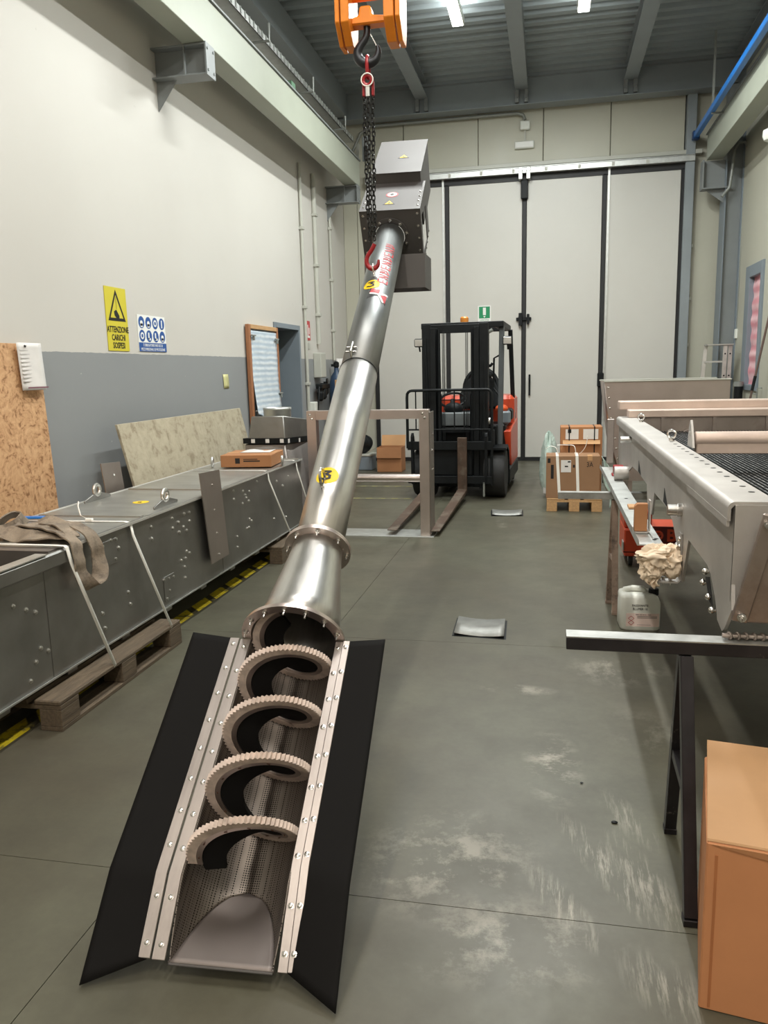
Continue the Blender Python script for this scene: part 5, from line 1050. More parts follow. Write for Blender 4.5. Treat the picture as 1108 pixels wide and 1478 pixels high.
for y, z in ((2.63, .885), (2.66, .84), (2.56, .82), (2.50, .795)): m = MB(); m.sphere(Q(.497, y, z), .011, 10, 6); m.cyl(Q(.508, y, z), Q(.497, y, z), .006, 8); m.obj('cap_nut', M_bolt, mc)
m = MB(); m.prism([Q(.504, 2.60, .875), Q(.504, 2.66, .86), Q(.504, 2.58, .80), Q(.504, 2.53, .80)], (.003, 0, 0)); m.obj('slot', M_dark, mc)
for y, z in ((3.15, .78), (3.15, .81), (3.15, .85), (3.15, .88), (3.22, .80), (3.22, .84)): m = MB(); m.sphere(Q(.498, y, z), .010, 10, 6); m.cyl(Q(.508, y, z), Q(.498, y, z), .006, 8); m.obj('cap_nut', M_bolt, mc)
def ubr(y, x0, x1, zb, zt, nm):
    m = MB(); prof = [(x0, zb + .028), (x0, zb + .008), (x0 + .008, zb), (x1 - .012, zb), (x1, zb + .012), (x1, zt)]; inn = [(x1 - .006, zt), (x1 - .006, zb + .013), (x1 - .014, zb + .006), (x0 + .009, zb + .006), (x0 + .006, zb + .010), (x0 + .006, zb + .028)]
    m.prism([Q(x, y, z) for x, z in prof + inn], (0, .05, 0)); o = m.obj(nm, M_blast, mc, smooth=30); return o
ubr(3.14, .405, .507, .705, .90, 'hanger_bracket'); ubr(3.62, .368, .446, .803, .95, 'hanger_bracket')
for x in (.43, .445, .47): m = MB(); m.cyl(Q(x, 3.165, .711), Q(x, 3.165, .725), .007, 8); m.cyl(Q(x, 3.165, .69), Q(x, 3.165, .705), .003, 6); m.obj('nut', M_bolt, mc)
for y0, y1 in ((3.56, 3.70), (4.62, 4.76)): m = MB(); m.prism([Q(.5065, y0, .93), Q(.5065, y1, .935), Q(.5065, y1 - .02, 1.0)], (.0012, 0, 0)); m.obj('window_notch', M_dark, mc)
m = MB(); m.prism([Q(.368, 6.05, .795), Q(.373, 6.05, .82), Q(.377, 6.05, .80), Q(.475, 6.05, .80), Q(.475, 6.05, .795)], (0, -2.65, 0)); m.obj('side_channel', M_galv, mc, smooth=0)
for y, x in ((3.75, .42), (3.52, .46), (3.5, .45), (4.6, .43)): inst(hm_, 'flange_hole', mc, Q(x, y, .8005))
m = MB(); m.cyl(Q(.42, 5.35, .845), Q(.51, 5.35, .845), .045, 20); m.obj('bearing_tube', M_blast, mc)
m = MB(); m.box(.43 - mx, .50 - mx, 5.55 - oy, 5.62 - oy, .80, .87); m.box(.42 - mx, .51 - mx, 5.53 - oy, 5.64 - oy, .80, .812); m.obj('red_cap', M_redpaint, mc, bev=.008)
m = MB(); m.box(.42 - mx, .47 - mx, 6.1 - oy, 6.13 - oy, .82, 1.15); m.obj('end_post', M_strip, mc, bev=.003)
solo('carton_offcut', MB().prism([(-.028, 0, 0), (.028, 0, 0), (.028, 0, .125), (-.018, 0, .125), (-.028, 0, .112)], (0, .035, 0)), M_card, 'folded cardboard piece standing in the hanger bracket on the machine side', 'cardboard', (.405, 3.625, .8105), bev=.002)
solo('carton_offcut', MB().prism([(-.04, 0, 0), (.04, 0, 0), (.04, 0, .012), (-.04, 0, .012)], (0, .09, .0)), M_card2, 'small flat cardboard strip on the galvanised channel behind the bracket', 'cardboard', (.452, 4.25, .8015), bev=.002)
# rag crumpled in the lower bracket
from mathutils import noise as mnoise
def ragblob(c, r, sc, sd, nu=90, nv=50):
    o_ = Vector((sd * 3.7, sd * 1.9, sd * 5.3))
    def fn(u, v):
        a = 2 * pi * u; b = pi * min(max(v, .002), .998); p = Vector((sin(b) * cos(a), sin(b) * sin(a), -cos(b)))
        q = p + .35 * mnoise.noise_vector(p * 1.1 + o_); k = 1.12 - .75 * abs(mnoise.noise(q * 1.25 + o_)) - .38 * abs(mnoise.noise(q * 2.6 - o_)) + .10 * mnoise.noise(q * 6)
        return (c[0] + r * k * p.x * sc[0], c[1] + r * k * p.y * sc[1], c[2] + r * k * p.z * sc[2])
    m = MB(); m.grid(fn, nu, nv); return m
t = thing('cleaning_rag', 'crumpled cream rag stuffed in the lower machine bracket', 'rag', (.432, 3.15, .79))
for q, (c, r, sc) in enumerate((((-.012, -.004, .018), .072, (1.15, .75, .72)), ((-.038, -.01, -.028), .052, (.95, .8, 1.0)), ((.028, .0, -.002), .062, (.85, .7, 1.15)))): ragblob(c, r, sc, q + 1.3).obj('fold', M_cloth, t, smooth=50)
m = MB(); m.grid(lambda u, v: (-.062 + .045 * u + .012 * sin(v * 6) + .015 * v, -.026 + .010 * sin(u * 15 + 3 * v), -.03 - .075 * v * (1 - .5 * abs(u - .6))), 14, 10); m.obj('tail', M_cloth, t, solid=.003, smooth=60)
# trestles
def trestle(lab, y, x0, x1, zt, legs, fr, bk, mat_b, mat_l, top):
    t = thing('steel_trestle', lab, 'trestle', (x0, y, 0)); X = x1 - x0
    m = MB(); m.box(0, X, -.03, .03, zt - .042, zt - .004); m.obj('beam', mat_b, t, bev=.002); m = MB(); m.box(0, X, -.031, .031, zt - .004, zt); m.obj('top_face', top, t)
    for lx in legs:
        for s, (fy, dx) in ((-1, fr), (1, bk)):
            m = MB(); m.bar((lx - x0, s * .015, zt - .05), (lx - x0 + dx, fy - y, .02), .036, .036, up=(0, 1, 0)); m.box(lx - x0 + dx - .02, lx - x0 + dx + .02, fy - y - .02, fy - y + .02, 0, .02); m.obj('leg', mat_l, t, bev=.0015)
        k = .5; m = MB(); m.bar((lx - x0 + fr[1] * k, s * 0 + (fr[0] - y) * k, zt * .45), (lx - x0 + bk[1] * k, (bk[0] - y) * k, zt * .45), .03, .03); m.obj('brace', mat_l, t, bev=.0015)
    return t
trestle('worn black steel trestle carrying the near end of the screening machine', 2.33, .057, 2.1, .760, (.397, 1.75), (2.105, .006), (2.56, .015), M_trest, M_trest, M_tresttop)
trestle('rusty scraped steel trestle under the far end of the screening machine', 5.06, .058, 2.1, .765, (.405, 1.75), (4.97, .012), (5.22, -.01), M_tresttop, M_rustbar, M_tresttop)
# threaded rod lying on the near trestle
m = MB()
for k in range(18): m.torus((.02 + .022 * k, 0, .012), .0085, .004, align((0, 0, 0), (1, .5, 0)).to_3x3().to_4x4(), 10, 5)
m.cyl((0, 0, .012), (.42, 0, .012), .007, 8); solo('threaded_bar', m, M_blastd, 'coarse threaded bar lying on the near trestle under the machine', 'threaded bar', (.495, 2.33, .7605))
# jerrycan
t = thing('jerrycan', 'translucent white plastic jerrycan with handwriting and black cap behind the near trestle', 'jerrycan', (.535, 4.76, 0), .04)
def rrect(w_, d_, r, n=5): 
    out = []
    for cx, cy, a0 in ((w_ - r, d_ - r, 0), (-w_ + r, d_ - r, pi / 2), (-w_ + r, -d_ + r, pi), (w_ - r, -d_ + r, 1.5 * pi)): out += [(cx + r * cos(a0 + pi / 2 * k / n), cy + r * sin(a0 + pi / 2 * k / n)) for k in range(n + 1)]
    return out
m = MB(); prof = [(0, .94, 0), (.012, 1, 0), (.185, 1, 0), (.205, .985, 0), (.235, .95, -.006), (.255, .86, -.012), (.262, .74, -.015)]; base = rrect(.118, .09, .03); n = len(base)
for z, s, dx in prof: m.v += [(x * s + dx, y * s, z) for x, y in base]
for k in range(len(prof) - 1):
    for q in range(n): m.f.append((k * n + q, k * n + (q + 1) % n, (k + 1) * n + (q + 1) % n, (k + 1) * n + q))
m.f += [tuple(range(n - 1, -1, -1)), tuple(range((len(prof) - 1) * n, len(prof) * n))]; m.obj('body', M_plast, t, smooth=60)
m = MB(); m.tube([(-.095, 0, .238), (-.080, 0, .275), (-.04, 0, .285), (.02, 0, .282), (.035, 0, .255)], .018, 10, flat=(1, 1.2)); m.obj('handle', M_plast, t, smooth=60)
m = MB(); m.lathe([(.028, .25), (.030, .255), (.030, .292), (.027, .296)], 20, Matrix.Translation((.082, -.02, -.004))); m.obj('cap', M_black, t)
LM = lambda x, z: Matrix(((1, 0, 0, x), (0, 0, -1, -.0912), (0, 1, 0, z), (0, 0, 0, 1)))
m = MB(); m.box(-.085, .108, -.0912, -.0902, .03, .128); lb = m.obj('label', pm('label_pink', rgb(236, 214, 206), .5), t)
def dia(cx, cz, r, w_):
    m = MB(); o_ = [(cx, -.0916, cz + r), (cx - r, -.0916, cz), (cx, -.0916, cz - r), (cx + r, -.0916, cz)]; i_ = [(cx, -.0916, cz + r - w_), (cx - r + w_, -.0916, cz), (cx, -.0916, cz - r + w_), (cx + r - w_, -.0916, cz)]
    m.add(o_ + i_, [(k, (k + 1) % 4, 4 + (k + 1) % 4, 4 + k) for k in range(4)]); return m
for cz in (.090, .058): dia(-.055, cz, .019, .004).obj('hazard_diamond', M_redink, lb, solid=.0006)
text('080 3014 0.1 KEI', .013, M_blackink, 'lettering', lb, LM(.015, .118)); 
m = MB()
for k in range(3): m.box(-.02, .095, -.0918, -.0912, .106 - .007 * k, .109 - .007 * k)
m.box(-.02, .06, -.0918, -.0912, .042, .044); m.obj('small_print', plain('small_print', rgb(120, 110, 104), .6), lb)
text('PASSIVANTE', .024, M_blackink, 'handwriting', t, LM(-.005, .185), sx=.72); text('BLUMER 10', .024, M_blackink, 'handwriting', t, LM(-.005, .160), sx=.72)
t.scale = (.97, 1, .82)
# orange tool trolley behind the rag
t = thing('tool_trolley', 'orange tool trolley on castors under the screening machine', 'tool trolley', (.80, 6.42, 0)); 
m = MB(); m.box(-.225, .235, -.22, .22, .085, .30); m.obj('lower_cabinet', M_truck, t, bev=.01); m = MB(); m.box(-.225, -.02, -.18, .22, .30, .43); m.obj('upper_cabinet', M_truck, t, bev=.01)
m = MB(); m.box(-.03, .20, -.223, -.2205, .195, .325); lg = m.obj('logo_panel', pm('logo_red', rgb(92, 20, 18), .45), t)
m = MB(); m.torus((.022, -.2245, .255), .030, .010, align((0, 0, 0), (0, 1, 0)).to_3x3().to_4x4() @ Matrix.Diagonal((1, 1, .2, 1)), 20, 6); m.prism([(-.003, -.2255, .268), (.047, -.2255, .268), (.022, -.2255, .235)], (0, .001, 0)); m.obj('round_logo', M_truck, lg)
text('B', .13, M_truck, 'lettering', lg, Matrix(((1, 0, 0, .118), (0, 0, -1, -.2236), (0, 1, 0, .252), (0, 0, 0, 1))), bold=.004)
m = MB(); m.box(.02, .19, -.2215, -.2195, .165, .172); m.box(.09, .2, -.2215, -.2195, .15, .158); m.obj('print', plain('trolley_print', rgb(224, 150, 120), .5), t)
m = MB(); m.box(-.23, .24, -.225, -.215, .118, .124); m.obj('drawer_gap', M_black, t)
for x in (-.17, .17):
    for y in (-.15, .15):
        m = MB(); m.cyl((x - .015, y, .04), (x + .015, y, .04), .04, 18); c_ = m.obj('castor', M_tyre, t, bev=.004); m = MB(); m.prism([(x - .02, y - .03, .086), (x - .02, y + .03, .086), (x - .02, y + .01, .035), (x - .02, y - .01, .035)], (.004, 0, 0)); m.prism([(x + .016, y - .03, .086), (x + .016, y + .03, .086), (x + .016, y + .01, .035), (x + .016, y - .01, .035)], (.004, 0, 0)); m.obj('fork', M_galv, c_)
m = MB(); m.box(-.236, -.226, -.22, -.12, .13, .20); m.obj('side_lock', M_galv, t, bev=.003)
# big steel hopper behind the machine
t = thing('steel_hopper', 'large rosy stainless sheet steel hopper standing behind the screening machine', 'hopper', (.58, 9.0, 0)); 
fr = [(0, 1.36), (1.28, 1.36), (1.28, .75), (1.1, .28), (.20, .28), (.08, .74)]
m = MB(); m.prism([(x, 0, z) for x, z in fr], (0, .005, 0)); m.obj('front_panel', M_pinkd, t, smooth=0)
m = MB(); m.prism([(x, .75, z) for x, z in fr], (0, .005, 0)); m.obj('back_panel', M_pinkd, t, smooth=0)
for a, b in ((5, 0), (4, 5), (1, 2), (2, 3)):
    (xa, za), (xb, zb_) = fr[a], fr[b]; m = MB(); m.add([(xa, 0.005, za), (xb, .005, zb_), (xb, .75, zb_), (xa, .75, za)], [(0, 1, 2, 3)]); m.obj('side_panel', M_pinkd, t, solid=.004)
m = MB(); m.box(-.01, 1.29, -.02, .012, 1.36, 1.375); m.box(-.01, 1.29, .745, .775, 1.36, 1.375); m.obj('top_rim', M_conduit, t, bev=.003)
for x in (.3, 1.0):
    for y in (.06, .66): m = MB(); m.box(x - .025, x + .025, y - .025, y + .025, 0, .30); m.obj('leg', M_pinkd, t, bev=.003)
for k in range(8): inst(bm_, 'bolt', t, M=align((.02 + .012 * k * (1 if k < 5 else 1.4) + .02, 0, 1.30 - .11 * k), (0, -1, 0)) @ Matrix.Scale(1.4, 4))
m = MB(); m.box(.0, .05, -.04, .0, .26, .36); m.obj('side_fitting', M_black, t)
# cartons on a pallet
pallet('small new pallet under the strapped carton near the hopper', -.02, .56, 8.60, 9.40, 0, 'y', M_woodl)
t = thing('strapped_carton', 'brown carton with two white straps and a white label on the small pallet', 'carton', (.25, 8.78, .145)); W2, D2, Hh = .28, .17, .455
m = MB(); m.box(-W2, W2, -D2, D2, 0, Hh); m.obj('box', M_cardb, t, bev=.004)
for x in (-.165, .04): 
    m = MB(); m.box(x - .015, x + .015, -D2 - .002, D2 + .002, -.0, Hh + .002); m.v = [(p[0] + (.03 * (1 - p[2] / Hh) if x < 0 else .02 * (1 - p[2] / Hh)), p[1], p[2]) for p in m.v]; m.obj('strap', M_strap, t)
m = MB(); m.box(-.125, -.02, -D2 - .0035, -D2 - .0008, .28, .41); lb = m.obj('label', M_paper, t); m = MB(); m.box(-.055, -.025, -D2 - .0042, -D2 - .0035, .385, .40); m.box(-.085, -.05, -D2 - .0042, -D2 - .0035, .335, .35); m.obj('print', M_blackink, lb)
m = MB(); m.box(-.265, -.235, -D2 - .0012, -D2, .38, .43); m.box(-.23, -.20, -D2 - .0012, -D2, .21, .36); m.box(.0, .02, -D2 - .0012, -D2, .33, .36); m.obj('print', M_blackink, t)
m = MB(); m.box(.15, .20, -D2 - .0015, -D2, .405, Hh); m.box(.15, .20, -D2, -.06, Hh, Hh + .0015); m.obj('tape', M_card2, t)
text('3A', .075, M_blackink, 'lettering', t, Matrix(((1, 0, 0, .175), (0, 0, -1, -D2 - .001), (0, 1, 0, .36), (0, 0, 0, 1))), sx=.8)
for p, lab in (([(.0, 0, 0), (-.02, .0, .07), (-.08, 0, .09), (-.13, .0, .06)], 'loose white strap end curling over the left of the strapped carton'), ([(0, 0, 0), (.05, 0, .05), (.08, 0, .12), (.085, 0, .2)], 'loose white strap end standing up from the middle of the strapped carton'), ([(0, 0, 0), (-.02, .0, .09), (-.1, .02, .10), (-.2, .03, .10)], 'loose white strap end bent left over the strapped carton top')):
    P, _ = smoothp(p, [0] * 4, 5); m = MB(); m.v = [q for a in P for q in (a + Vector((0, -.012, 0)), a + Vector((.006, .012, 0)))]; m.f = [(2 * k, 2 * k + 1, 2 * k + 3, 2 * k + 2) for k in range(len(P) - 1)]
    x0_ = {0: .09, 1: .31, 2: .28}[0 if 'left of' in lab else 1 if 'standing' in lab else 2]; solo('strap_end', m, M_strap, lab, 'strap', (x0_, 8.74, .145 + Hh + .003), solid=.003)
t = thing('stacked_carton', 'brown carton with two open white panels behind the strapped carton', 'carton', (.335, 9.15, .145)); m = MB(); m.box(-.215, .235, -.17, .17, 0, .735); m.obj('box', M_card, t, bev=.004)
for x0, x1 in ((-.16, -.02), (.03, .19)): m = MB(); m.box(x0, x1, -.174, -.170, .60, .71); m.obj('white_panel', M_paper, t)
for x in (-.12, .15): m = MB(); m.box(x - .006, x + .006, -.176, -.170, .3, .735); m.box(x - .006, x + .006, -.170, .170, .735, .738); m.obj('dark_strap', M_black, t)
m = MB(); m.box(-.135, -.10, -.182, -.176, .67, .71); m.obj('buckle', M_black, t)
m = MB(); m.hexa([(-.19, -.172, .59), (.21, -.172, .59), (.21, -.168, .59), (-.19, -.168, .59), (-.19, -.215, .55), (.21, -.215, .55), (.21, -.211, .55), (-.19, -.211, .55)]); m.obj('flap', M_card2, t)
def baggy(u, v, sx, sy, sz, sd): 
    a = 2 * pi * u; b = pi * min(max(v, .001), .999); r = 1 + .13 * sin(3 * a + sd + 3 * b) + .08 * sin(8 * a + 5 * b + sd)
    return (sx * r * sin(b) * cos(a), sy * r * sin(b) * sin(a), sz * (1 - cos(b)) * (1 + .08 * sin(5 * a + sd)))
t = thing('plastic_bag', 'pale green plastic bag left of the stacked cartons', 'bag', (-.005, 9.60, 0)); m = MB(); m.grid(lambda u, v: baggy(u, v, .095, .14, .37, 1), 28, 14); m.obj('sack', M_filmg, t, smooth=60); m = MB(); m.box(-.06, .06, -.09, .09, .02, .50); m.obj('contents', M_paper, t, bev=.03)
t = thing('plastic_wrap', 'torn clear greenish plastic wrap between the cartons and the hopper', 'plastic sheet', (.60, 8.7, .0)); m = MB(); m.grid(lambda u, v: (-.06 + .10 * u + .02 * sin(v * 9) + (1 - v) * .10, .02 * sin(u * 9 + v * 7), .03 + .56 * v * (1 - .25 * u)), 12, 16); m.obj('sheet', M_filmg, t, solid=.002, smooth=60)
# ladder, dark tube and pole by the right wall
t = thing('step_ladder', 'folded aluminium step ladder leaning near the right pillar', 'ladder', (2.40, 12.35, 0), .0)
def rail(x0, x1, y0, y1, z, wd): m = MB(); m.bar((x0, y0, .0), (x1, y1, z), wd, .05, up=(1, 0, 0)); return m
for x0, x1, y in ((-.30, -.17, .10), (.02, .065, -.08), (.10, .14, -.04)):
    m = MB(); m.bar((x0, y, 0), (x1, y + .1, 1.78), .055, .022, up=(0, 1, 0)); r_ = m.obj('rail', M_alum, t, bev=.002)
    if x0 > 0:
        for z in (1.35, 1.15, .9, 1.66): m = MB(); k = z / 1.78; m.cyl((x0 + (x1 - x0) * k, y + .1 * k - .013, z), (x0 + (x1 - x0) * k, y + .1 * k - .010, z), .012, 8); m.obj('rivet', M_black, r_)
for z in (.35, .65, .95, 1.25, 1.55): k = z / 1.78; m = MB(); m.bar((-.30 + .13 * k, .10 + .1 * k, z), (.06, .0 + .08 * k, z), .05, .025); m.obj('tread', M_alum, t)
m = MB(); m.box(-.19, .17, -.02, .22, 1.78, 1.80); m.obj('top_cap', M_alum, t, bev=.004)
t = thing('black_tube', 'short dark upright tube next to the ladder by the right wall', 'tube', (2.60, 12.05, 0)); m = MB(); m.lathe([(.06, 0), (.06, 1.26), (.05, 1.27)], 16); m.obj('body', M_black, t); m = MB(); m.lathe([(.064, 1.2), (.064, 1.27)], 16); m.obj('cap', M_conduitd, t)
t = thing('broom', 'long brown broom handle leaning on the right wall', 'broom', (2.44, 10.9, 0)); m = MB(); m.cyl((-.10, 0, .10), (.235, 0, 2.16), .014, 10); m.obj('handle', pm('handle_brown', rgb(98, 78, 70), .5), t); m = MB(); m.box(-.24, .04, -.03, .03, .0, .12); m.obj('brush_head', M_black, t, bev=.01)
m = MB(); m.cyl((.075, 0, 1.18), (.105, 0, 1.36), .019, 10); m.obj('grip', M_black, t)
t = thing('wire_rack', 'grey wire rack hanging below the window on the right wall', 'rack', (2.64, 11.35, 1.0))
for k in range(3): m = MB(); m.tube([(0, -.18, .06 * k), (0, .12, .06 * k)], .008, 6); m.obj('rung', M_conduitd, t)
for y in (-.18, .12): m = MB(); m.tube([(.0, y, -.1), (.0, y, .2), (.055, y, .2)], .010, 6); m.obj('side_bar', M_conduitd, t)
# big carton in the near right corner
t = thing('large_carton', 'large closed cardboard box at the lower right corner of the photo', 'carton', (.372, 1.795, 0), -.165)
W_, D_, H_ = .46, .44, .445
m = MB(); m.box(0, W_, 0, D_, 0, H_); m.obj('box', pm('cardboard_lit_front', rgb(192, 132, 90), .68, 0, .06, 5, spec=.35), t, bev=.004)  # carton colour lightened to paint in light on the front
m = MB(); m.hexa([(.001, .002, H_ + .001), (W_, .002, H_ + .001), (W_, .006, H_ + .007), (.001, .006, H_ + .007), (.004, D_ * .98, H_ + .05), (W_, D_ * .98, H_ + .05), (W_, D_ * .98, H_ + .055), (.004, D_ * .98, H_ + .055)]); m.obj('top_flap', pm('cardboard_dimmed_top', rgb(172, 134, 96), .68, 0, .06, 5, spec=.3), t, bev=.001)  # same cardboard, dimmed in colour to offset overhead light on the top
m = MB(); m.prism([(.012, -.0035, H_ - .002), (W_, -.0035, H_ - .002), (W_, -.0035, H_ - .03), (.20, -.0035, H_ - .028), (.06, -.0035, H_ - .010)], (0, .0032, 0)); m.obj('tuck_flap', M_card, t)
m = MB(); m.box(.020, .026, -.0018, 0, .01, H_ - .03); m.obj('crease', pm('crease_brown', rgb(168, 106, 64), .65), t)

# ================================================================== FORKLIFT
fk = thing('forklift', 'black and orange electric forklift parked before the gate with its forks toward the aisle', 'forklift', (-1.06, 9.62, 0), radians(-2.0))
def P_(nm, m, mat, **k): return m.obj(nm, mat, fk, **k)
for s in (-1, 1):
    m = MB(); M = Matrix.Translation((s * .43, 0, .29)) @ Matrix.Rotation(pi / 2, 4, 'Y'); m.lathe([(.18, -.12), (.27, -.125), (.288, -.10), (.292, 0), (.288, .10), (.27, .125), (.18, .12)], 36, M); w_ = P_('front_tyre', m, M_tyre); m = MB(); m.lathe([(.05, -.10), (.12, -.09), (.175, -.11), (.178, .11), (.12, .09), (.05, .10)], 24, M); m.obj('wheel_rim', M_conduitd, w_)
    m = MB(); m.prism([(s * .43 - .14, .33, .30), (s * .43 - .14, .25, .55), (s * .43 - .14, .05, .63), (s * .43 - .14, -.22, .61), (s * .43 - .14, -.22, .585), (s * .43 - .14, .03, .60), (s * .43 - .14, .22, .52), (s * .43 - .14, .30, .30)], (.28, 0, 0)); P_('mudguard', m, M_black, smooth=0)
    # mast channels
    x = s * .335 - .03; m = MB(); m.box(x - .05, x + .05, -.20, -.188, .12, 2.06); m.box(x - .05, x + .05, -.052, -.04, .12, 2.06); m.box(x + s * .038, x + s * .05, -.188, -.052, .12, 2.06); P_('outer_mast_rail', m, M_black, bev=.003)
    x = s * .255 - .03; m = MB(); m.box(x - .03, x + .03, -.24, -.23, .15, 2.02); m.box(x - .03, x + .03, -.10, -.09, .15, 2.02); m.box(x - .006, x + .006, -.23, -.10, .15, 2.02); P_('inner_mast_rail', m, M_black, bev=.002)
    m = MB(); m.cyl((s * .20 - .03, -.15, .25), (s * .20 - .03, -.15, 1.25), .032, 12); m.cyl((s * .20 - .03, -.15, 1.25), (s * .20 - .03, -.15, 2.0), .02, 12); P_('lift_cylinder', m, M_black)
    m = MB(); 
    for q in range(3): m.box(s * (.15 - .012 * q) - .034, s * (.15 - .012 * q) - .028, -.19, -.183, .7, 1.98)
    P_('lift_chain', m, M_black)
for z0, z1 in ((1.96, 2.06), (.12, .20), (.78, .84)): m = MB(); m.box(-.37, .31, -.07, -.04, z0, z1); P_('mast_crosshead', m, M_black, bev=.004)
# fork carriage, load guard
cx = -.085; CY = -.36
for z0, z1 in ((.60, .70), (.20, .29)): m = MB(); m.box(cx - .50, cx + .50, CY, CY + .05, z0, z1); P_('carriage_bar', m, M_black, bev=.004)
for x in (cx - .46, cx + .42): m = MB(); m.prism([(x, CY, .20), (x, CY, .76), (x, CY + .05, .80), (x, CY + .10, .70), (x, CY + .06, .50), (x, CY + .10, .30), (x, CY + .05, .18)], (.03, 0, 0)); P_('carriage_side', m, M_black, smooth=0)
m = MB(); m.box(cx - .32, cx + .26, CY + .06, CY + .10, .30, .60); P_('carriage_plate', m, M_black)
m = MB(); x0, x1, r = cx - .50, cx + .50, .06
path = [(x0, CY + .02, .62), (x0, CY + .02, 1.22)] + [(x0 + r - r * cos(a), CY + .02, 1.24 + r * sin(a)) for a in (.4, .8, 1.2)] + [(x0 + r, CY + .02, 1.30), (x1 - r, CY + .02, 1.30)] + [(x1 - r + r * sin(a), CY + .02, 1.24 + r * cos(a)) for a in (.4, .8, 1.2)] + [(x1, CY + .02, 1.22), (x1, CY + .02, .18)]
m.tube(path, .017, 10); P_('load_guard_frame', m, M_black)
m = MB(); m.tube([(x0, CY + .02, .84), (x1, CY + .02, .84)], .010, 8); P_('load_guard_rail', m, M_black)
for q in range(1, 10):
    x = x0 + .115 * q - .01
    if x < x1 - .05 and q not in (3, 4): m = MB(); m.tube([(x, CY + .02, .84), (x, CY + .02, 1.30)], .008, 8); P_('load_guard_bar', m, M_black)
for fx in (.075, -.34):
    m = MB(); m.box(fx - .055, fx + .055, CY - .045, CY - .002, .10, .75); m.obj('fork_shank', M_rust, fk, bev=.004)
    m = MB(); m.hexa([(fx - .055, CY - .045, .10), (fx + .055, CY - .045, .10), (fx + .055, CY - .002, .10), (fx - .055, CY - .002, .10), (fx - .055, CY - .045, .145), (fx + .055, CY - .045, .145), (fx + .055, CY - .002, .145), (fx - .055, CY - .002, .145)]); 
    m = MB(); tipy = -2.42; m.hexa([(fx + .03 - .045, tipy, .045), (fx + .03 + .045, tipy, .045), (fx + .055, CY - .045, .095), (fx - .055, CY - .045, .095), (fx + .03 - .045, tipy, .056), (fx + .03 + .045, tipy, .056), (fx + .055, CY - .045, .140), (fx - .055, CY - .045, .140)]); P_('fork_blade', m, M_rust, bev=.003)
# truck body
m = MB(); m.box(-.46, .46, .10, 1.55, .14, .46); P_('chassis', m, M_black, bev=.02)
m = MB(); m.prism([(-.44, .02, .45), (-.44, .0, .86), (-.44, .14, .86), (-.44, .20, .45)], (.88, 0, 0)); P_('front_cowl', m, M_black, bev=.01)
m = MB(); m.box(-.30, .30, -.04, .14, .86, 1.02); P_('dashboard', m, pm('dash_grey', rgb(112, 118, 120), .5), bev=.01)
m = MB(); m.box(.20, .26, -.045, -.041, .90, .93); P_('dash_sticker', m, M_white)
m = MB(); m.prism([(.47, .50, .46), (.47, .46, .76), (.47, .80, .80), (.47, 1.60, .86), (.47, 1.66, .30), (.47, .62, .30)], (.10, 0, 0)); P_('side_cover', m, M_truck, bev=.012, smooth=30)
m = MB(); m.prism([(-.57, .50, .46), (-.57, .46, .76), (-.57, .80, .80), (-.57, 1.60, .86), (-.57, 1.66, .30), (-.57, .62, .30)], (.10, 0, 0)); P_('side_cover', m, M_truck, bev=.012, smooth=30)
m = MB(); m.box(-.50, .56, 1.05, 1.72, .30, 1.18); P_('counterweight', m, M_truck, bev=.05)
m = MB(); m.box(-.44, .50, .46, 1.05, .46, .84); P_('battery_hood', m, M_black, bev=.02)
m = MB(); m.box(.40, .55, .52, .70, .84, 1.0); P_('arm_console', m, M_frameg, bev=.02); m = MB(); m.box(.38, .56, .72, 1.04, .86, 1.02); P_('seat_side', m, M_black, bev=.03)
m = MB(); m.sphere((.44, .62, 1.03), .075, 14, 8, (1.1, 1, .7)); P_('orange_knob_cover', m, pm('bright_orange', rgb(232, 92, 40), .45))
for s in (-1, 1):
    M = Matrix.Translation((s * .42 + .03, 1.38, .22)) @ Matrix.Rotation(pi / 2, 4, 'Y'); m = MB(); m.lathe([(.1, -.09), (.20, -.09), (.215, -.06), (.215, .06), (.20, .09), (.1, .09)], 28, M); P_('rear_tyre', m, M_tyre)
m = MB(); m.box(.46, .575, .30, 1.66, .10, .31); P_('side_step', m, M_black, bev=.02)
# seat and steering
m = MB(); m.grid(lambda u, v: (.14 + .26 * (2 * u - 1), .88 + .10 * (1 - cos((2 * u - 1) * 1.3)) * -1 + .07 * v, 1.02 + .46 * v * sqrt(max(.02, 1 - (.93 * (2 * u - 1)) ** 2)) * (1.0)), 16, 10); P_('seat_back', m, M_black, solid=.07, smooth=60)
m = MB(); m.torus((.14, .95, 1.28), .255, .03, align((0, 0, 0), (0, 1, -.2)).to_3x3().to_4x4(), 28, 8, 1.0, .85); P_('seat_shell', m, M_black)
m = MB(); m.box(-.19, .29, .50, .95, .86, 1.0); P_('seat_cushion', m, M_black, bev=.04)
m = MB(); m.torus((-.14, .32, 1.16), .16, .015, align((0, 0, 0), (0, -.5, .85)).to_3x3().to_4x4(), 24, 8); m.cyl((-.14, .32, 1.16), (-.14, .16, .9), .03, 10); m.bar((-.28, .32, 1.16), (.0, .32, 1.16), .03, .012); P_('steering_wheel', m, M_black)
m = MB(); m.sphere((-.10, .12, 1.06), .10, 12, 8, (1.2, .8, .8)); P_('gauge_pod', m, M_black)
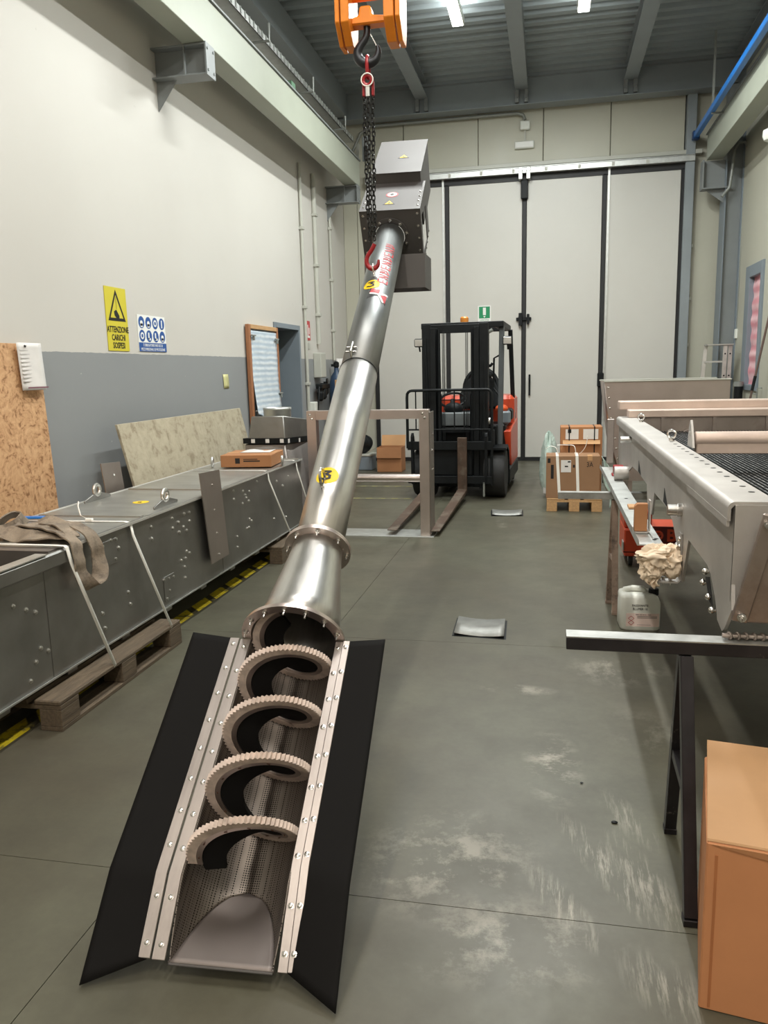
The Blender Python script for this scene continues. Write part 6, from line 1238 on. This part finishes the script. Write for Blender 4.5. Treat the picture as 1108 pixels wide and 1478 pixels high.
# overhead guard
def leg(a, b, wd=.055, dp=.06): m = MB(); m.bar(a, b, wd, dp, up=(0, 1, 0)); return m
leg((.46, .16, .45), (.475, .26, 2.05), .06, .08).obj('guard_post', pm('post_grey', rgb(74, 78, 80), .5), fk, bev=.006); leg((-.46, .16, .45), (-.475, .26, 2.05), .06, .08).obj('guard_post', M_black, fk, bev=.006)
leg((.535, 1.32, .86), (.50, 1.16, 2.03)).obj('guard_post', M_black, fk, bev=.006); leg((-.48, 1.32, .86), (-.47, 1.16, 2.03)).obj('guard_post', M_black, fk, bev=.006)
for a, b in (((-.50, .20, 2.06), (.50, .20, 2.06)), ((-.50, 1.20, 2.05), (.50, 1.20, 2.05))): m = MB(); m.bar(a, b, .07, .07); P_('guard_crossbar', m, M_black, bev=.006)
for x in (-.475, .475): m = MB(); m.bar((x, .2, 2.06), (x, 1.2, 2.05), .055, .07); P_('guard_side_bar', m, M_black, bev=.006)
for q in range(6): m = MB(); x = -.36 + .145 * q; m.bar((x, .2, 2.065), (x, 1.2, 2.055), .022, .04); P_('guard_slat', m, M_black)
m = MB(); m.lathe([(.05, 2.10), (.052, 2.11), (.052, 2.165), (.04, 2.18)], 18, Matrix.Translation((-.02, .55, 0))); P_('beacon', m, pm('beacon_amber', rgb(212, 132, 50), .3))
def lampbox(x, z, y=.12):
    m = MB(); m.box(x - .055, x + .055, y - .03, y + .04, z - .05, z + .05); h = P_('work_lamp', m, M_black, bev=.012); m = MB(); m.box(x - .046, x + .046, y - .034, y - .030, z - .04, z + .04); m.obj('lens', M_alum, h, bev=.004)
    m = MB(); m.cyl((x, y + .02, z - .05), (x, y + .06, z - .10), .01, 8); m.obj('stalk', M_black, h)
lampbox(.555, 1.86); lampbox(-.50, 1.86, .02)
m = MB(); m.tube([(.455, .30, 1.70), (.37, .36, 1.66), (.36, .36, 1.30), (.44, .30, 1.20)], .012, 8); P_('grab_handle', m, M_black)
m = MB(); m.tube([(.27, -.04, 1.96), (.34, -.10, 1.95), (.40, -.10, 1.98)], .022, 8); P_('mast_hook', m, M_conduitd)
m = MB(); m.tube([(.27, .02, 1.56), (.37, -.02, 1.57), (.39, -.02, 1.60)], .018, 8); m.sphere((.34, .02, 1.45), .04, 10, 6); P_('mirror_arm', m, M_black)
m = MB(); m.box(.33, .42, -.16, -.02, .62, .82); m.sphere((.36, -.05, .86), .05, 10, 6); P_('tilt_unit', m, M_black, bev=.01); m = MB(); m.sphere((.355, -.10, .92), .055, 12, 8, (1, .6, .8)); P_('headlamp', m, M_alum)
m = MB(); m.tube([(.30, -.18, 1.9), (.32, -.2, 1.2), (.28, -.2, .7)], .014, 8); m.tube([(-.38, -.2, 1.9), (-.36, -.22, 1.2), (-.34, -.2, .7)], .014, 8); P_('hydraulic_hose', m, M_black)
m = MB(); m.box(cx + .40, cx + .42, CY + .0, CY + .04, .05, .22); P_('carriage_stop', m, M_conduitd)
